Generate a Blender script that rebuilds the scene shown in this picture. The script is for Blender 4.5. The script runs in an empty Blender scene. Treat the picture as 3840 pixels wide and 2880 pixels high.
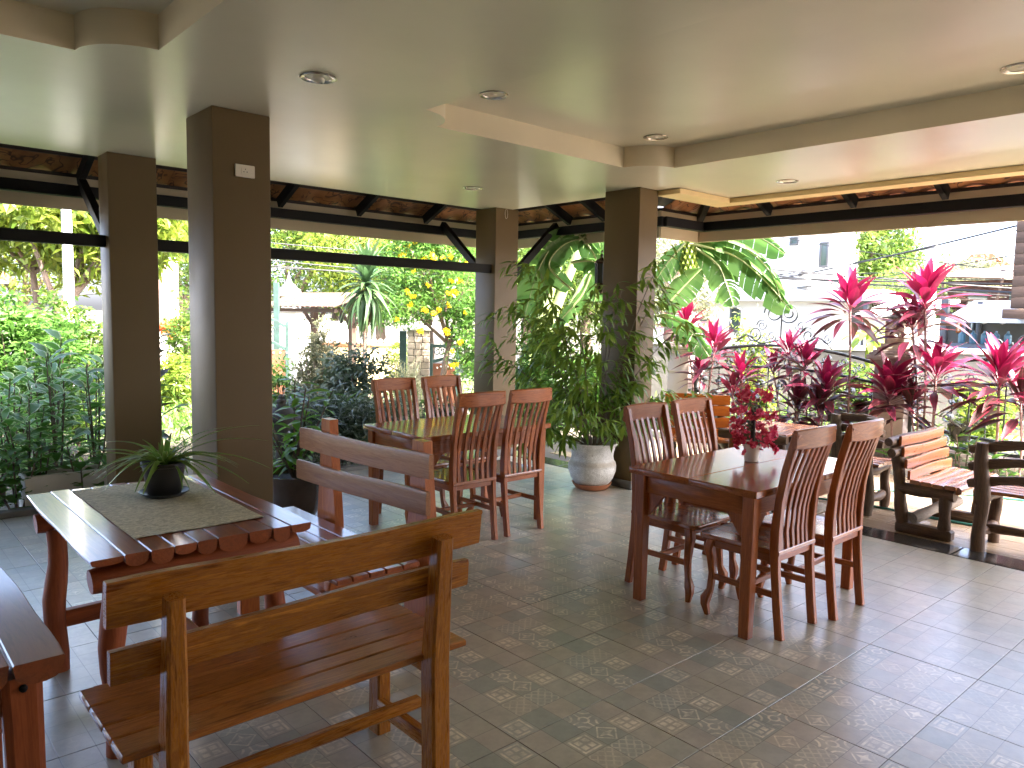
import bpy, math, random
import numpy as np
from mathutils import Vector, Matrix
R=math.radians; PI=math.pi
SC=bpy.context.scene; COL=SC.collection
random.seed(7); RNG=np.random.default_rng(11)

# ---------------------------------------------------------------- camera
F=2865.23; YAW,PIT,ROL=0.841064570,0.0905437,-0.0191167; CH=1.5
def _rows():
    fw=np.array([math.cos(YAW)*math.cos(PIT),math.sin(YAW)*math.cos(PIT),-math.sin(PIT)])
    rt=np.cross(fw,[0,0,1.]);rt/=np.linalg.norm(rt);dn=np.cross(fw,rt)
    c,s=math.cos(ROL),math.sin(ROL)
    return np.array([c*rt+s*dn,-s*rt+c*dn,fw])
CM=_rows()
cam=bpy.data.cameras.new('camera');camo=bpy.data.objects.new('camera',cam);COL.objects.link(camo)
cam.sensor_width=36;cam.lens=F/3840*36;cam.clip_start=.05;cam.clip_end=900
m=Matrix.Identity(4)
for i in range(3):
    m[i][0]=CM[0][i];m[i][1]=-CM[1][i];m[i][2]=-CM[2][i]
m[2][3]=CH
camo.matrix_world=m
SC.camera=camo
# ---------------------------------------------------------------- light
SUN=Vector((0.22,-1.0,0)).normalized();SEL=R(52)
w=bpy.data.worlds.new('World');SC.world=w;w.use_nodes=True
nt=w.node_tree;bg=nt.nodes['Background'];sk=nt.nodes.new('ShaderNodeTexSky');sk.sky_type='NISHITA'
sk.sun_disc=False;sk.sun_elevation=SEL;sk.sun_rotation=math.atan2(SUN.x,SUN.y);sk.dust_density=5;sk.air_density=.5;sk.ozone_density=.8
nt.links.new(sk.outputs[0],bg.inputs[0]);bg.inputs[1].default_value=0.15
sl=bpy.data.lights.new('sun','SUN');sl.energy=2.0;sl.angle=R(.6);sl.color=(1,.95,.86)
so=bpy.data.objects.new('sun',sl);COL.objects.link(so);so.location=(0,-10,20)
sd=Vector((SUN.x*math.cos(SEL),SUN.y*math.cos(SEL),math.sin(SEL)))
so.rotation_euler=sd.to_track_quat('Z','Y').to_euler()
SC.view_settings.view_transform='Standard';SC.view_settings.look='None';SC.view_settings.gamma=1;SC.view_settings.use_curve_mapping=False
SC.view_settings.exposure=4.25
SC.render.engine='CYCLES'
SC.cycles.max_bounces=10;SC.cycles.diffuse_bounces=6;SC.cycles.glossy_bounces=4;SC.cycles.transmission_bounces=6;SC.cycles.transparent_max_bounces=8
SC.render.resolution_x=1024;SC.render.resolution_y=768

# ---------------------------------------------------------------- measuring helpers (points of the place seen along a ray)
def ray(u,v): return CM.T@np.array([(u-1920)/F,(v-1440)/F,1.])
def atz(u,v,z=0): d=ray(u,v);t=(z-CH)/d[2];return Vector((t*d[0],t*d[1],z))
def atx(u,v,X): d=ray(u,v);t=X/d[0];return Vector((X,t*d[1],CH+t*d[2]))
def aty(u,v,Y): d=ray(u,v);t=Y/d[1];return Vector((t*d[0],Y,CH+t*d[2]))
def atd(u,v,D): d=ray(u,v);t=D/math.hypot(d[0],d[1]);return Vector((t*d[0],t*d[1],CH+t*d[2]))

# ---------------------------------------------------------------- mesh builder
class MB:
    def __init__(s): s.v=[];s.f=[];s.uv=None
    def add(s,vs,fs):
        n=len(s.v);s.v+= [tuple(p) for p in vs];s.f+=[tuple(i+n for i in f) for f in fs];return s
    def loft(s,rings,caps=True,close=True):
        n=len(s.v);k=len(rings[0])
        for r in rings: s.v+=[tuple(p) for p in r]
        for a in range(len(rings)-1):
            for b in range(k if close else k-1):
                c=(b+1)%k
                s.f.append((n+a*k+b,n+a*k+c,n+(a+1)*k+c,n+(a+1)*k+b))
        if caps:
            s.f.append(tuple(n+b for b in reversed(range(k))));s.f.append(tuple(n+(len(rings)-1)*k+b for b in range(k)))
        return s
    def box(s,x0,x1,y0,y1,z0,z1,c=.003):
        c=min(c,(x1-x0)*.3,(y1-y0)*.3,(z1-z0)*.3)
        def ring(x,i):
            a0,a1,b0,b1=y0+i,y1-i,z0+i,z1-i
            return [(x,a0+c,b0),(x,a1-c,b0),(x,a1,b0+c),(x,a1,b1-c),(x,a1-c,b1),(x,a0+c,b1),(x,a0,b1-c),(x,a0,b0+c)]
        if c<=0.0001:
            return s.add([(x0,y0,z0),(x1,y0,z0),(x1,y1,z0),(x0,y1,z0),(x0,y0,z1),(x1,y0,z1),(x1,y1,z1),(x0,y1,z1)],[(0,3,2,1),(4,5,6,7),(0,1,5,4),(1,2,6,5),(2,3,7,6),(3,0,4,7)])
        return s.loft([ring(x0,c),ring(x0+c,0),ring(x1-c,0),ring(x1,c)])
    def sweep(s,pts,sz,up=(0,0,1),c=.003,n=8):
        pts=[Vector(p) for p in pts];up=Vector(up)
        if not isinstance(sz,list): sz=[sz]*len(pts)
        rings=[]
        for i,p in enumerate(pts):
            t=(pts[min(i+1,len(pts)-1)]-pts[max(i-1,0)]).normalized()
            sd=t.cross(up)
            if sd.length<1e-4: sd=t.cross(Vector((0,1,0)))
            sd.normalize();u2=sd.cross(t).normalized()
            a,b=sz[i][0]/2,sz[i][1]/2;k=min(c,a*.5,b*.5)
            rings.append([p+sd*x+u2*y for x,y in [(-a+k,-b),(a-k,-b),(a,-b+k),(a,b-k),(a-k,b),(-a+k,b),(-a,b-k),(-a,-b+k)]])
        return s.loft(rings)
    def tube(s,pts,rad,n=8,caps=True,wob=0,up=(0,0,1)):
        pts=[Vector(p) for p in pts];up=Vector(up)
        if not isinstance(rad,(list,tuple)): rad=[rad]*len(pts)
        rings=[];prev=None
        for i,p in enumerate(pts):
            t=(pts[min(i+1,len(pts)-1)]-pts[max(i-1,0)]).normalized()
            if prev is None:
                sd=t.cross(up)
                if sd.length<1e-3: sd=t.cross(Vector((0,1,0)))
            else: sd=prev-t*prev.dot(t)
            sd.normalize();prev=sd;u2=sd.cross(t)
            rings.append([p+(sd*math.cos(q)+u2*math.sin(q))*rad[i]*(1+wob*random.uniform(-1,1)) for q in [2*PI*j/n for j in range(n)]])
        return s.loft(rings,caps)
    def lathe(s,prof,n=32,cx=0,cy=0):
        return s.loft([[(cx+r*math.cos(2*PI*j/n),cy+r*math.sin(2*PI*j/n),z) for j in range(n)] for r,z in prof],caps=False)
    def prism(s,poly,h0,h1,ax=2):
        def m3(p,h): return (p[0],p[1],h) if ax==2 else ((p[0],h,p[1]) if ax==1 else (h,p[0],p[1]))
        return s.loft([[m3(p,h0) for p in poly],[m3(p,h1) for p in poly]])
    def ball(s,c,r,n=8,m=6,sq=1):
        c=Vector(c)
        return s.loft([[c+Vector((r*math.sin(PI*(i+.01)/(m+.02))*math.cos(2*PI*j/n),r*math.sin(PI*(i+.01)/(m+.02))*math.sin(2*PI*j/n),-sq*r*math.cos(PI*(i+.01)/(m+.02)))) for j in range(n)] for i in range(m+1)])
    def mesh(s,name,mat,smooth=True,ang=38):
        me=bpy.data.meshes.new(name);me.from_pydata([tuple(p) for p in s.v],[],s.f);me.update()
        if mat: me.materials.append(mat)
        if smooth:
            me.polygons.foreach_set('use_smooth',[True]*len(me.polygons));me.set_sharp_from_angle(angle=R(ang))
        if s.uv is not None:
            l=me.uv_layers.new(name='UVMap');vi=np.zeros(len(me.loops),dtype=np.int32);me.loops.foreach_get('vertex_index',vi)
            l.data.foreach_set('uv',np.array(s.uv,dtype=np.float32)[vi].ravel())
        return me

def tag(o,label=None,cat=None,group=None,kind=None):
    if label:o['label']=label
    if cat:o['category']=cat
    if group:o['group']=group
    if kind:o['kind']=kind
    return o
def link(name,data,parent=None,loc=(0,0,0),rot=(0,0,0),scale=(1,1,1)):
    o=bpy.data.objects.new(name,data);COL.objects.link(o)
    if parent:o.parent=parent
    o.location=loc;o.rotation_euler=rot;o.scale=scale
    return o
def part(name,mb,mat,parent,loc=(0,0,0),rot=(0,0,0),smooth=True,ang=38):
    return link(name,mb.mesh(name,mat,smooth,ang),parent,loc,rot)
def thing(name,loc,rz,label,cat,group=None):
    return tag(link(name,None,None,loc,(0,0,rz)),label,cat,group)
def struct(name,mb,mat,smooth=False,kind='structure'):
    return tag(part(name,mb,mat,None,smooth=smooth),kind=kind)
def copy_tree(o,loc,rz,label,scale=1):
    r=o.copy();COL.objects.link(r);r.location=loc;r.rotation_euler=(0,0,rz);r.scale=(scale,)*3;r['label']=label
    for ch in list(o.children):
        c=ch.copy();COL.objects.link(c);c.parent=r
        for g in list(ch.children):
            d=g.copy();COL.objects.link(d);d.parent=c
    return r
def B(*a,**k): return MB().box(*a,**k)

# ---------------------------------------------------------------- materials
class NT:
    def __init__(s,name):
        s.m=bpy.data.materials.new(name);s.m.use_nodes=True;s.t=s.m.node_tree;s.b=s.t.nodes['Principled BSDF'];s.out=s.t.nodes['Material Output']
    def n(s,t,**k):
        x=s.t.nodes.new('ShaderNode'+t)
        for a,v in k.items(): setattr(x,a,v)
        return x
    def l(s,a,b): s.t.links.new(a,b)
    def set(s,node,key,val):
        if hasattr(val,'is_output'): s.l(val,node.inputs[key])
        else: node.inputs[key].default_value=val
    def math(s,op,a,b=None,c=None,clamp=False):
        x=s.n('Math',operation=op,use_clamp=clamp);s.set(x,0,a)
        if b is not None:s.set(x,1,b)
        if c is not None:s.set(x,2,c)
        return x.outputs[0]
    def mix(s,f,a,b):
        x=s.n('Mix',data_type='RGBA');s.set(x,0,f);s.set(x,6,a);s.set(x,7,b);return x.outputs[2]
    def noise(s,vec,scale,detail=3,rough=.55,dist=0):
        x=s.n('TexNoise');s.l(vec,x.inputs['Vector']);x.inputs['Scale'].default_value=scale;x.inputs['Detail'].default_value=detail;x.inputs['Roughness'].default_value=rough;x.inputs['Distortion'].default_value=dist;return x.outputs['Fac']
    def ramp(s,f,a,b,lo=0,hi=1):
        x=s.n('ValToRGB');s.l(f,x.inputs[0]);e=x.color_ramp.elements;e[0].position=lo;e[0].color=a;e[1].position=hi;e[1].color=b;return x.outputs[0]
    def step(s,f,lo,hi): 
        x=s.n('MapRange',interpolation_type='SMOOTHSTEP');s.l(f,x.inputs[0]);x.inputs[1].default_value=lo;x.inputs[2].default_value=hi;return x.outputs[0]
    def bump(s,h,st=.3,d=.01):
        x=s.n('Bump');x.inputs['Strength'].default_value=st;x.inputs['Distance'].default_value=d;s.l(h,x.inputs['Height']);s.l(x.outputs[0],s.b.inputs['Normal']);return x.outputs[0]
    def co(s,w='Object'): return s.n('TexCoord').outputs[w]
    def rnd(s): return s.n('ObjectInfo').outputs['Random']
def C(*c): return (c[0],c[1],c[2],1)
def basic(name,col,rough=.6,var=.12,scale=6,bump=.15,bd=.004,spec=.5,metal=0,coat=0):
    t=NT(name);v=t.co();f=t.noise(v,scale,4)
    lo=C(*[c*(1-var) for c in col]);hi=C(*[min(1,c*(1+var)) for c in col])
    t.l(t.ramp(f,lo,hi,.3,.7),t.b.inputs['Base Color']);t.b.inputs['Roughness'].default_value=rough;t.b.inputs['Specular IOR Level'].default_value=spec;t.b.inputs['Metallic'].default_value=metal
    t.b.inputs['Coat Weight'].default_value=coat;t.b.inputs['Coat Roughness'].default_value=.15
    if bump: t.bump(t.noise(v,scale*12,3),bump,bd)
    return t.m
def wood(name,dark,light,ax,rough=.3,coat=.25,sc=1,ring=1.0,bmp=.22):
    t=NT(name);v=t.co();off=t.n('VectorMath',operation='MULTIPLY_ADD');t.l(v,off.inputs[0]);off.inputs[1].default_value=(1,1,1)
    cb=t.n('CombineXYZ');r=t.rnd()
    for i,k in enumerate((13.7,7.3,3.1)): t.l(t.math('MULTIPLY',r,k),cb.inputs[i])
    t.l(cb.outputs[0],off.inputs[2])
    mp=t.n('Mapping');t.l(off.outputs[0],mp.inputs[0]);s=[14*sc]*3;s[ax]=1.1*sc;mp.inputs['Scale'].default_value=s
    a=t.noise(mp.outputs[0],1.6*ring,5,.6,1.2);b=t.noise(mp.outputs[0],9,4,.7)
    f=t.math('ADD',t.math('MULTIPLY',a,.75),t.math('MULTIPLY',b,.3))
    cr=t.n('ValToRGB');t.l(f,cr.inputs[0]);e=cr.color_ramp.elements
    mid=[(x+y)/2 for x,y in zip(dark,light)]
    e[0].position=.36;e[0].color=C(*dark);e[1].position=.72;e[1].color=C(*light)
    q=e.new(.5);q.color=C(*mid);q=e.new(.56);q.color=C(*[x*.8+y*.2 for x,y in zip(dark,light)])
    hs=t.n('HueSaturation');t.l(cr.outputs[0],hs.inputs['Color']);t.l(t.math('MULTIPLY_ADD',r,.3,.85),hs.inputs['Value'])
    t.l(hs.outputs[0],t.b.inputs['Base Color'])
    t.l(t.math('MULTIPLY_ADD',b,.25 if bmp>.1 else .08,rough-.1 if bmp>.1 else rough-.04),t.b.inputs['Roughness']);t.b.inputs['Specular IOR Level'].default_value=.28
    t.b.inputs['Coat Weight'].default_value=coat;t.b.inputs['Coat Roughness'].default_value=.12
    big=t.noise(v,7,2)
    t.bump(t.math('ADD',f,t.math('MULTIPLY',big,.8 if bmp>.1 else .3)),bmp,.004 if bmp>.1 else .001)
    return t.m
def foliage(name,cols,trans=.35,rough=.45,var2=None,edge=None,clump=2.5):
    t=NT(name);g=t.n('NewGeometry').outputs['Random Per Island'];r=t.rnd()
    f=t.math('FRACT',t.math('ADD',t.math('MULTIPLY',g,1.7),t.math('MULTIPLY',r,3.3)))
    nz=t.noise(t.co(),clump,2)
    f=t.math('ADD',t.math('MULTIPLY',f,.62),t.math('MULTIPLY',t.step(nz,.3,.7),.38))
    cr=t.n('ValToRGB');t.l(f,cr.inputs[0]);e=cr.color_ramp.elements;e[0].color=C(*cols[0]);e[1].color=C(*cols[-1])
    for i,c in enumerate(cols[1:-1]): q=e.new((i+1)/(len(cols)-1));q.color=C(*c)
    col=cr.outputs[0]
    if edge:
        uv=t.n('SeparateXYZ');t.l(t.co('UV'),uv.inputs[0]);d=t.math('ABSOLUTE',t.math('SUBTRACT',uv.outputs[1],.5))
        wn=t.noise(t.co(),40,2)
        d=t.math('ADD',d,t.math('MULTIPLY',t.math('SUBTRACT',wn,.5),.25))
        col=t.mix(t.step(d,edge[1],edge[1]+.06),col,C(*edge[0]))
    t.l(col,t.b.inputs['Base Color']);t.b.inputs['Roughness'].default_value=rough;t.b.inputs['Specular IOR Level'].default_value=.4
    if trans>0:
        tr=t.n('BsdfTranslucent');hs=t.n('HueSaturation');t.l(col,hs.inputs['Color']);hs.inputs['Hue'].default_value=.495;hs.inputs['Saturation'].default_value=1.0;hs.inputs['Value'].default_value=1.6
        t.l(hs.outputs[0],tr.inputs[0]);mx=t.n('MixShader');mx.inputs[0].default_value=trans
        t.l(t.b.outputs[0],mx.inputs[1]);t.l(tr.outputs[0],mx.inputs[2]);t.l(mx.outputs[0],t.out.inputs[0])
    return t.m

M={}
def paint(name,col,rough,bump=.08,stain=None,streak=0,spec=.5,rv=.18):
    t=NT(name);v=t.co();f=t.noise(v,1.3,4);g=t.noise(v,60,3)
    c=t.ramp(f,C(*[x*.93 for x in col]),C(*[min(1,x*1.05) for x in col]),.3,.7)
    if stain:
        s=t.step(t.noise(v,3.1,6,.7,.6),.6,.78);c=t.mix(t.math('MULTIPLY',s,.25),c,C(*stain))
    t.l(c,t.b.inputs['Base Color']);t.l(t.math('MULTIPLY_ADD',t.noise(v,4,3),rv,rough-rv/2),t.b.inputs['Roughness']);t.b.inputs['Specular IOR Level'].default_value=spec
    if streak:
        mp=t.n('Mapping');t.l(v,mp.inputs[0]);mp.inputs['Scale'].default_value=(.6,4,1)
        h=t.math('ADD',t.noise(mp.outputs[0],2.2,3),t.math('MULTIPLY',g,.08));t.bump(h,streak,.004)
    else: t.bump(g,bump,.002)
    return t.m
M['ceil']=paint('ceiling_paint',(.64,.615,.47),.30,streak=.09,spec=.45,rv=.03)
M['ceilbare']=paint('ceiling_drop_paint',(.72,.64,.46),.45)
M['yel']=paint('cream_yellow_trim',(.74,.58,.30),.5)
M['brown']=paint('column_brown_paint',(.125,.082,.030),.5,bump=.25,stain=(.165,.12,.065),spec=.4)
M['hwall']=paint('warm_cream_house_wall_paint',(.66,.55,.39),.6)
M['fascia']=paint('fascia_board_paint',(.56,.47,.31),.55)
M['blackwood']=paint('black_stained_timber',(.007,.0065,.007),.6,bump=.2,spec=.25)
M['batten']=paint('dark_batten',(.03,.018,.014),.6)
M['white']=paint('white_wall_paint',(.62,.62,.60),.7)
M['offwhite']=paint('offwhite_plaster',(.74,.70,.64),.7,stain=(.4,.38,.34))
M['pillar']=paint('fence_pillar_paint',(.38,.31,.28),.6,stain=(.35,.3,.27))
M['concrete']=basic('weathered_concrete',(.10,.092,.078),.9,.3,2,.4,.01)
M['greywall']=basic('grey_plaster_wall',(.10,.098,.085),.85,.25,1.5,.3)
def tileroof():
    t=NT('roof_tile_underside');v=t.co();off=t.n('VectorMath',operation='ADD');t.l(v,off.inputs[0]);cb=t.n('CombineXYZ');r=t.rnd()
    for i,k in enumerate((31,17,5)): t.l(t.math('MULTIPLY',r,k),cb.inputs[i])
    t.l(cb.outputs[0],off.inputs[1])
    f=t.noise(off.outputs[0],3.5,2,.5,1.6);w_=t.math('ABSOLUTE',t.math('SUBTRACT',f,.5));s=t.step(w_,.0,.035)
    c=t.ramp(t.noise(off.outputs[0],5,4),C(.20,.075,.025),C(.42,.18,.06),.3,.7)
    t.l(t.mix(s,C(.06,.022,.012),c),t.b.inputs['Base Color']);t.b.inputs['Roughness'].default_value=.6;return t.m
M['rooftile']=tileroof()
def floortile(motif=True):
    t=NT('patterned_ceramic_floor_tile');v=t.co();P=.4525/4
    sp=t.n('SeparateXYZ');t.l(v,sp.inputs[0])
    X=t.math('DIVIDE',t.math('ADD',sp.outputs[0],1.81),P);Y=t.math('DIVIDE',t.math('ADD',sp.outputs[1],1.81),P)
    fx,fy=t.math('FLOOR',X),t.math('FLOOR',Y);x=t.math('SUBTRACT',t.math('SUBTRACT',X,fx),.5);y=t.math('SUBTRACT',t.math('SUBTRACT',Y,fy),.5)
    cb=t.n('CombineXYZ');t.l(fx,cb.inputs[0]);t.l(fy,cb.inputs[1])
    r=t.rnd()
    t.l(t.math('FLOOR',t.math('MULTIPLY',r,2.0)),cb.inputs[2])
    wn=t.n('TexWhiteNoise',noise_dimensions='3D');t.l(cb.outputs[0],wn.inputs[0]);h=wn.outputs['Value'];hc=t.n('SeparateColor');t.l(wn.outputs['Color'],hc.inputs[0])
    cr=t.n('ValToRGB');cr.color_ramp.interpolation='CONSTANT';t.l(h,cr.inputs[0]);e=cr.color_ramp.elements
    cs=[(.36,.365,.29),(.41,.385,.295),(.31,.33,.27),(.45,.405,.305),(.38,.38,.31),(.43,.39,.31),(.335,.345,.28),(.39,.37,.285)]
    e[0].color=C(*cs[0]);e[0].position=0;e[1].color=C(*cs[1]);e[1].position=1/8
    for i in range(2,8): q=e.new(i/8);q.color=C(*cs[i])
    base=cr.outputs[0]
    ax_,ay_=t.math('ABSOLUTE',x),t.math('ABSOLUTE',y)
    rr=t.math('SQRT',t.math('ADD',t.math('MULTIPLY',x,x),t.math('MULTIPLY',y,y)))
    def band(f,c,w): return t.math('SUBTRACT',1,t.step(t.math('ABSOLUTE',t.math('SUBTRACT',f,c)),w*.55,w))
    mx_=lambda a,b:t.math('MAXIMUM',a,b)
    man=t.math('ADD',ax_,ay_);cheb=t.math('MAXIMUM',ax_,ay_);mn=t.math('MINIMUM',ax_,ay_)
    cor=t.math('SQRT',t.math('ADD',t.math('POWER',t.math('SUBTRACT',ax_,.5),2),t.math('POWER',t.math('SUBTRACT',ay_,.5),2)))
    m1=mx_(mx_(band(rr,.17,.05),band(cor,.30,.05)),t.math('MULTIPLY',band(mn,0,.035),t.step(rr,.15,.2)))
    m2=mx_(band(cheb,.36,.05),t.math('MULTIPLY',t.math('MULTIPLY',t.step(mn,.03,.06),t.math('SUBTRACT',1,t.step(cheb,.24,.27))),1.))
    m3=mx_(band(man,.42,.05),t.math('SUBTRACT',1,t.step(t.math('ADD',mn,t.math('MULTIPLY',cheb,.35)),.09,.13)))
    m4=mx_(band(t.math('FRACT',t.math('MULTIPLY',t.math('ADD',x,y),3)),.5,.16),band(t.math('FRACT',t.math('MULTIPLY',t.math('SUBTRACT',x,y),3)),.5,.16))
    h2=hc.outputs[1]
    def sel(lo,hi): return t.math('MULTIPLY',t.math('GREATER_THAN',h2,lo),t.math('LESS_THAN',h2,hi))
    mot=t.math('ADD',t.math('ADD',t.math('MULTIPLY',m1,sel(.0,.18)),t.math('MULTIPLY',m2,sel(.18,.34))),t.math('ADD',t.math('MULTIPLY',m3,sel(.34,.52)),t.math('MULTIPLY',t.math('MULTIPLY',m4,sel(.52,.64)),.5)))
    at=t.n('Attribute',attribute_type='OBJECT',attribute_name='print_after_glare').outputs['Fac']
    mot=t.math('MULTIPLY',mot,at);base=t.mix(t.math('MULTIPLY_ADD',at,.55,.40),C(.36,.365,.33),base)  # weaker motifs and plain grey base imitate glare washing over the print
    wear=t.noise(v,22,4,.65);wear2=t.step(wear,.32,.62)
    col=t.mix(t.math('MULTIPLY',t.math('MULTIPLY',mot,wear2),.95),base,C(.78,.71,.55))
    gx=t.step(t.math('SUBTRACT',.5,cheb),.004,.022)
    col=t.mix(t.math('MULTIPLY_ADD',gx,-.6,.6),col,C(.12,.115,.10))
    mo=t.ramp(t.noise(v,9,5,.7),C(.74,.74,.74),C(1.22,1.22,1.22),.25,.75)
    mu=t.n('Mix',data_type='RGBA',blend_type='MULTIPLY');mu.inputs[0].default_value=1;t.l(col,mu.inputs[6]);t.l(mo,mu.inputs[7])
    t.l(mu.outputs[2],t.b.inputs['Base Color'])
    t.l(t.math('MULTIPLY_ADD',wear,.2,.22),t.b.inputs['Roughness']);t.b.inputs['Specular IOR Level'].default_value=.6;t.b.inputs['Coat Weight'].default_value=.6;t.b.inputs['Coat Roughness'].default_value=.30;t.b.inputs['Coat IOR'].default_value=1.6
    t.bump(t.math('ADD',t.math('MULTIPLY',gx,.5),t.math('MULTIPLY',t.noise(v,28,4,.6,.8),.6)),.35,.0025)
    return t.m
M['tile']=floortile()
M['grout']=basic('dark_grout',(.07,.068,.06),.85,.1,20,0)
M['granite']=basic('black_granite_strip',(.045,.045,.047),.12,.5,60,0,spec=.7)
M['porch']=wood('wood_look_porch_tile',(.26,.19,.125),(.38,.30,.21),1,.22,.1,.5)
M['kerb']=basic('grey_cement_edging',(.14,.14,.135),.6,.3,5,.3)
RD,RL=(.18,.044,.010),(.52,.165,.042)
M['dw']=[wood('dining_red_wood_%d'%i,RD,RL,i,.30,.15) for i in range(3)]
M['lw']=[wood('bench_front_teak_%d'%i,(.17,.045,.006),(.72,.29,.040),i,.26,.3,1.6) for i in range(3)]
M['dwp']=[wood('polished_red_table_wood_%d'%i,RD,RL,i,.24,.5,bmp=.05) for i in range(3)];M['lwp']=wood('polished_bench_seat_wood',(.17,.048,.008),(.56,.20,.035),0,.26,.75,1.2,1,.05);M['twp']=wood('polished_log_table_wood',(.18,.042,.014),(.44,.12,.04),1,.30,.6,.7,.7,.06)
M['ew']=[wood('bench_brown_teak_%d'%i,(.28,.11,.045),(.56,.28,.125),i,.4,.08,.8,.8) for i in range(3)]
M['eo']=[wood('bench_post_redwood_%d'%i,(.30,.07,.015),(.56,.18,.04),i,.34,.15) for i in range(3)]
M['tw']=[wood('log_table_wood_%d'%i,(.18,.042,.014),(.48,.13,.042),i,.42,.0,.7,.7) for i in range(3)]
M['log']=[wood('dark_bark_log_%d'%i,(.040,.024,.015),(.19,.11,.062),i,.55,.08,1.5) for i in range(3)]
M['pale']=[wood('weathered_grey_log_%d'%i,(.16,.13,.10),(.40,.34,.28),i,.7,0) for i in range(3)]
M['os']=[wood('orange_varnished_slat_%d'%i,(.22,.048,.005),(.38,.11,.010),i,.28,.4,.9) for i in range(3)]
M['sw']=[wood('bench_seat_slat_%d'%i,(.22,.085,.03),(.45,.20,.09),i,.22,.6,.9) for i in range(3)]
M['pg']=[wood('pergola_timber_%d'%i,(.05,.032,.022),(.11,.07,.05),i,.7,0) for i in range(3)]
M['bark']=basic('tree_bark',(.16,.115,.085),.9,.4,6,.6,.02)
M['darkplastic']=basic('black_plastic',(.022,.022,.022),.35,.1,10,0)
M['soil']=basic('potting_soil',(.03,.022,.016),.95,.3,30,.8,.01)
M['whiteplastic']=basic('white_plastic',(.75,.72,.63),.35,.02,10,0)
M['chrome']=basic('brushed_metal_trim',(.55,.53,.48),.25,.05,20,0,metal=1)
M['terracotta']=basic('terracotta',(.42,.16,.07),.6,.15,8,.2)
M['darkpot']=basic('glazed_brown_pot',(.06,.035,.025),.25,.2,8,.1,coat=.4)
M['iron']=basic('black_wrought_iron',(.03,.035,.033),.45,.2,20,.2)
M['irongreen']=basic('weathered_green_metal',(.03,.06,.05),.5,.3,10,.3)
M['gatebrown']=basic('gate_brown_sheet',(.16,.06,.03),.5,.1,4,.1)
M['steel']=basic('dark_window_frame',(.07,.072,.075),.4,.05,5,0)
M['cable']=basic('black_cable',(.02,.02,.02),.5,.1,5,0)
M['greenhose']=basic('green_garden_hose',(.03,.16,.13),.4,.1,5,0)
def glass():
    t=NT('window_glass');t.b.inputs['Base Color'].default_value=C(.05,.07,.065);t.b.inputs['Roughness'].default_value=.06;t.b.inputs['Specular IOR Level'].default_value=.8;return t.m
M['glass']=glass()
def potmat():
    t=NT('crackled_grey_pot_glaze');v=t.co();vo=t.n('TexVoronoi',feature='DISTANCE_TO_EDGE');t.l(v,vo.inputs['Vector']);vo.inputs['Scale'].default_value=60
    c=t.step(vo.outputs[0],.0,.06);f=t.noise(v,9,5,.7);b=t.ramp(f,C(.45,.43,.38),C(.78,.77,.72),.32,.66)
    sp=t.n('SeparateXYZ');t.l(v,sp.inputs[0]);band=t.math('SUBTRACT',1,t.step(t.math('ABSOLUTE',t.math('SUBTRACT',sp.outputs[2],.235)),.01,.03))
    b=t.mix(t.math('MULTIPLY',band,.5),b,C(.42,.33,.2))
    t.l(t.mix(c,C(.33,.31,.26),b),t.b.inputs['Base Color']);t.b.inputs['Roughness'].default_value=.55;t.bump(t.math('ADD',c,t.math('MULTIPLY',f,2)),.35,.003);return t.m
M['pot']=potmat()
def matcloth():
    t=NT('beige_embossed_table_runner');v=t.co();mp=t.n('Mapping');t.l(v,mp.inputs[0]);mp.inputs['Scale'].default_value=(1,2.6,1)
    w1=t.n('TexWave',wave_type='BANDS',bands_direction='Y');t.l(mp.outputs[0],w1.inputs[0]);w1.inputs['Scale'].default_value=9;w1.inputs['Distortion'].default_value=9;w1.inputs['Detail'].default_value=2;w1.inputs['Detail Scale'].default_value=4
    f=w1.outputs['Fac'];t.l(t.ramp(f,C(.50,.44,.29),C(.78,.70,.50),.2,.8),t.b.inputs['Base Color']);t.b.inputs['Roughness'].default_value=.75
    t.bump(t.math('ADD',f,t.math('MULTIPLY',t.noise(v,300,2),.3)),.9,.006);return t.m
M['mat']=matcloth()
GR=[(.045,.11,.02),(.08,.18,.03),(.12,.25,.04)]
M['leaf']=foliage('mid_green_leaves',GR,.4)
M['leafvar']=foliage('variegated_green_leaves',[(.06,.16,.025),(.10,.24,.04),(.15,.32,.06)],.4,.35,edge=((.42,.50,.26),.36))
M['leafdk']=foliage('dark_narrow_leaves',[(.04,.065,.03),(.09,.13,.065),(.22,.25,.18)],.15,.35)
M['leafbrt']=foliage('sunlit_yellow_green_leaves',[(.035,.08,.015),(.075,.135,.022),(.15,.18,.035)],.5)
M['leafyel']=foliage('yellow_tree_leaves',[(.06,.115,.015),(.14,.20,.025),(.25,.29,.045)],.5)
M['leaftree']=foliage('tree_crown_leaves',[(.035,.075,.015),(.08,.14,.025),(.17,.20,.045)],.5)
M['leafwhite']=foliage('pale_blossom_and_leaves',[(.25,.30,.05),(.42,.40,.12),(.6,.55,.4)],.4)
M['leafolive']=foliage('dry_olive_foliage',[(.08,.095,.045),(.16,.17,.09),(.24,.22,.14)],.3)
M['bam']=foliage('potted_plant_leaves',[(.055,.11,.015),(.12,.20,.025),(.24,.33,.05)],.45,.38)
M['spider']=foliage('spider_plant_leaves',[(.07,.15,.02),(.14,.25,.04),(.24,.34,.09)],.35,.4,edge=((.30,.36,.13),.40))
M['banana']=foliage('banana_leaves',[(.035,.10,.02),(.06,.14,.03),(.10,.19,.045)],.45,.4,clump=1)
M['bananast']=basic('banana_stem',(.28,.33,.14),.5,.3,5,.2)
M['flory']=foliage('yellow_trumpet_flowers',[(.75,.50,.01),(.85,.62,.02)],.3)
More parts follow.
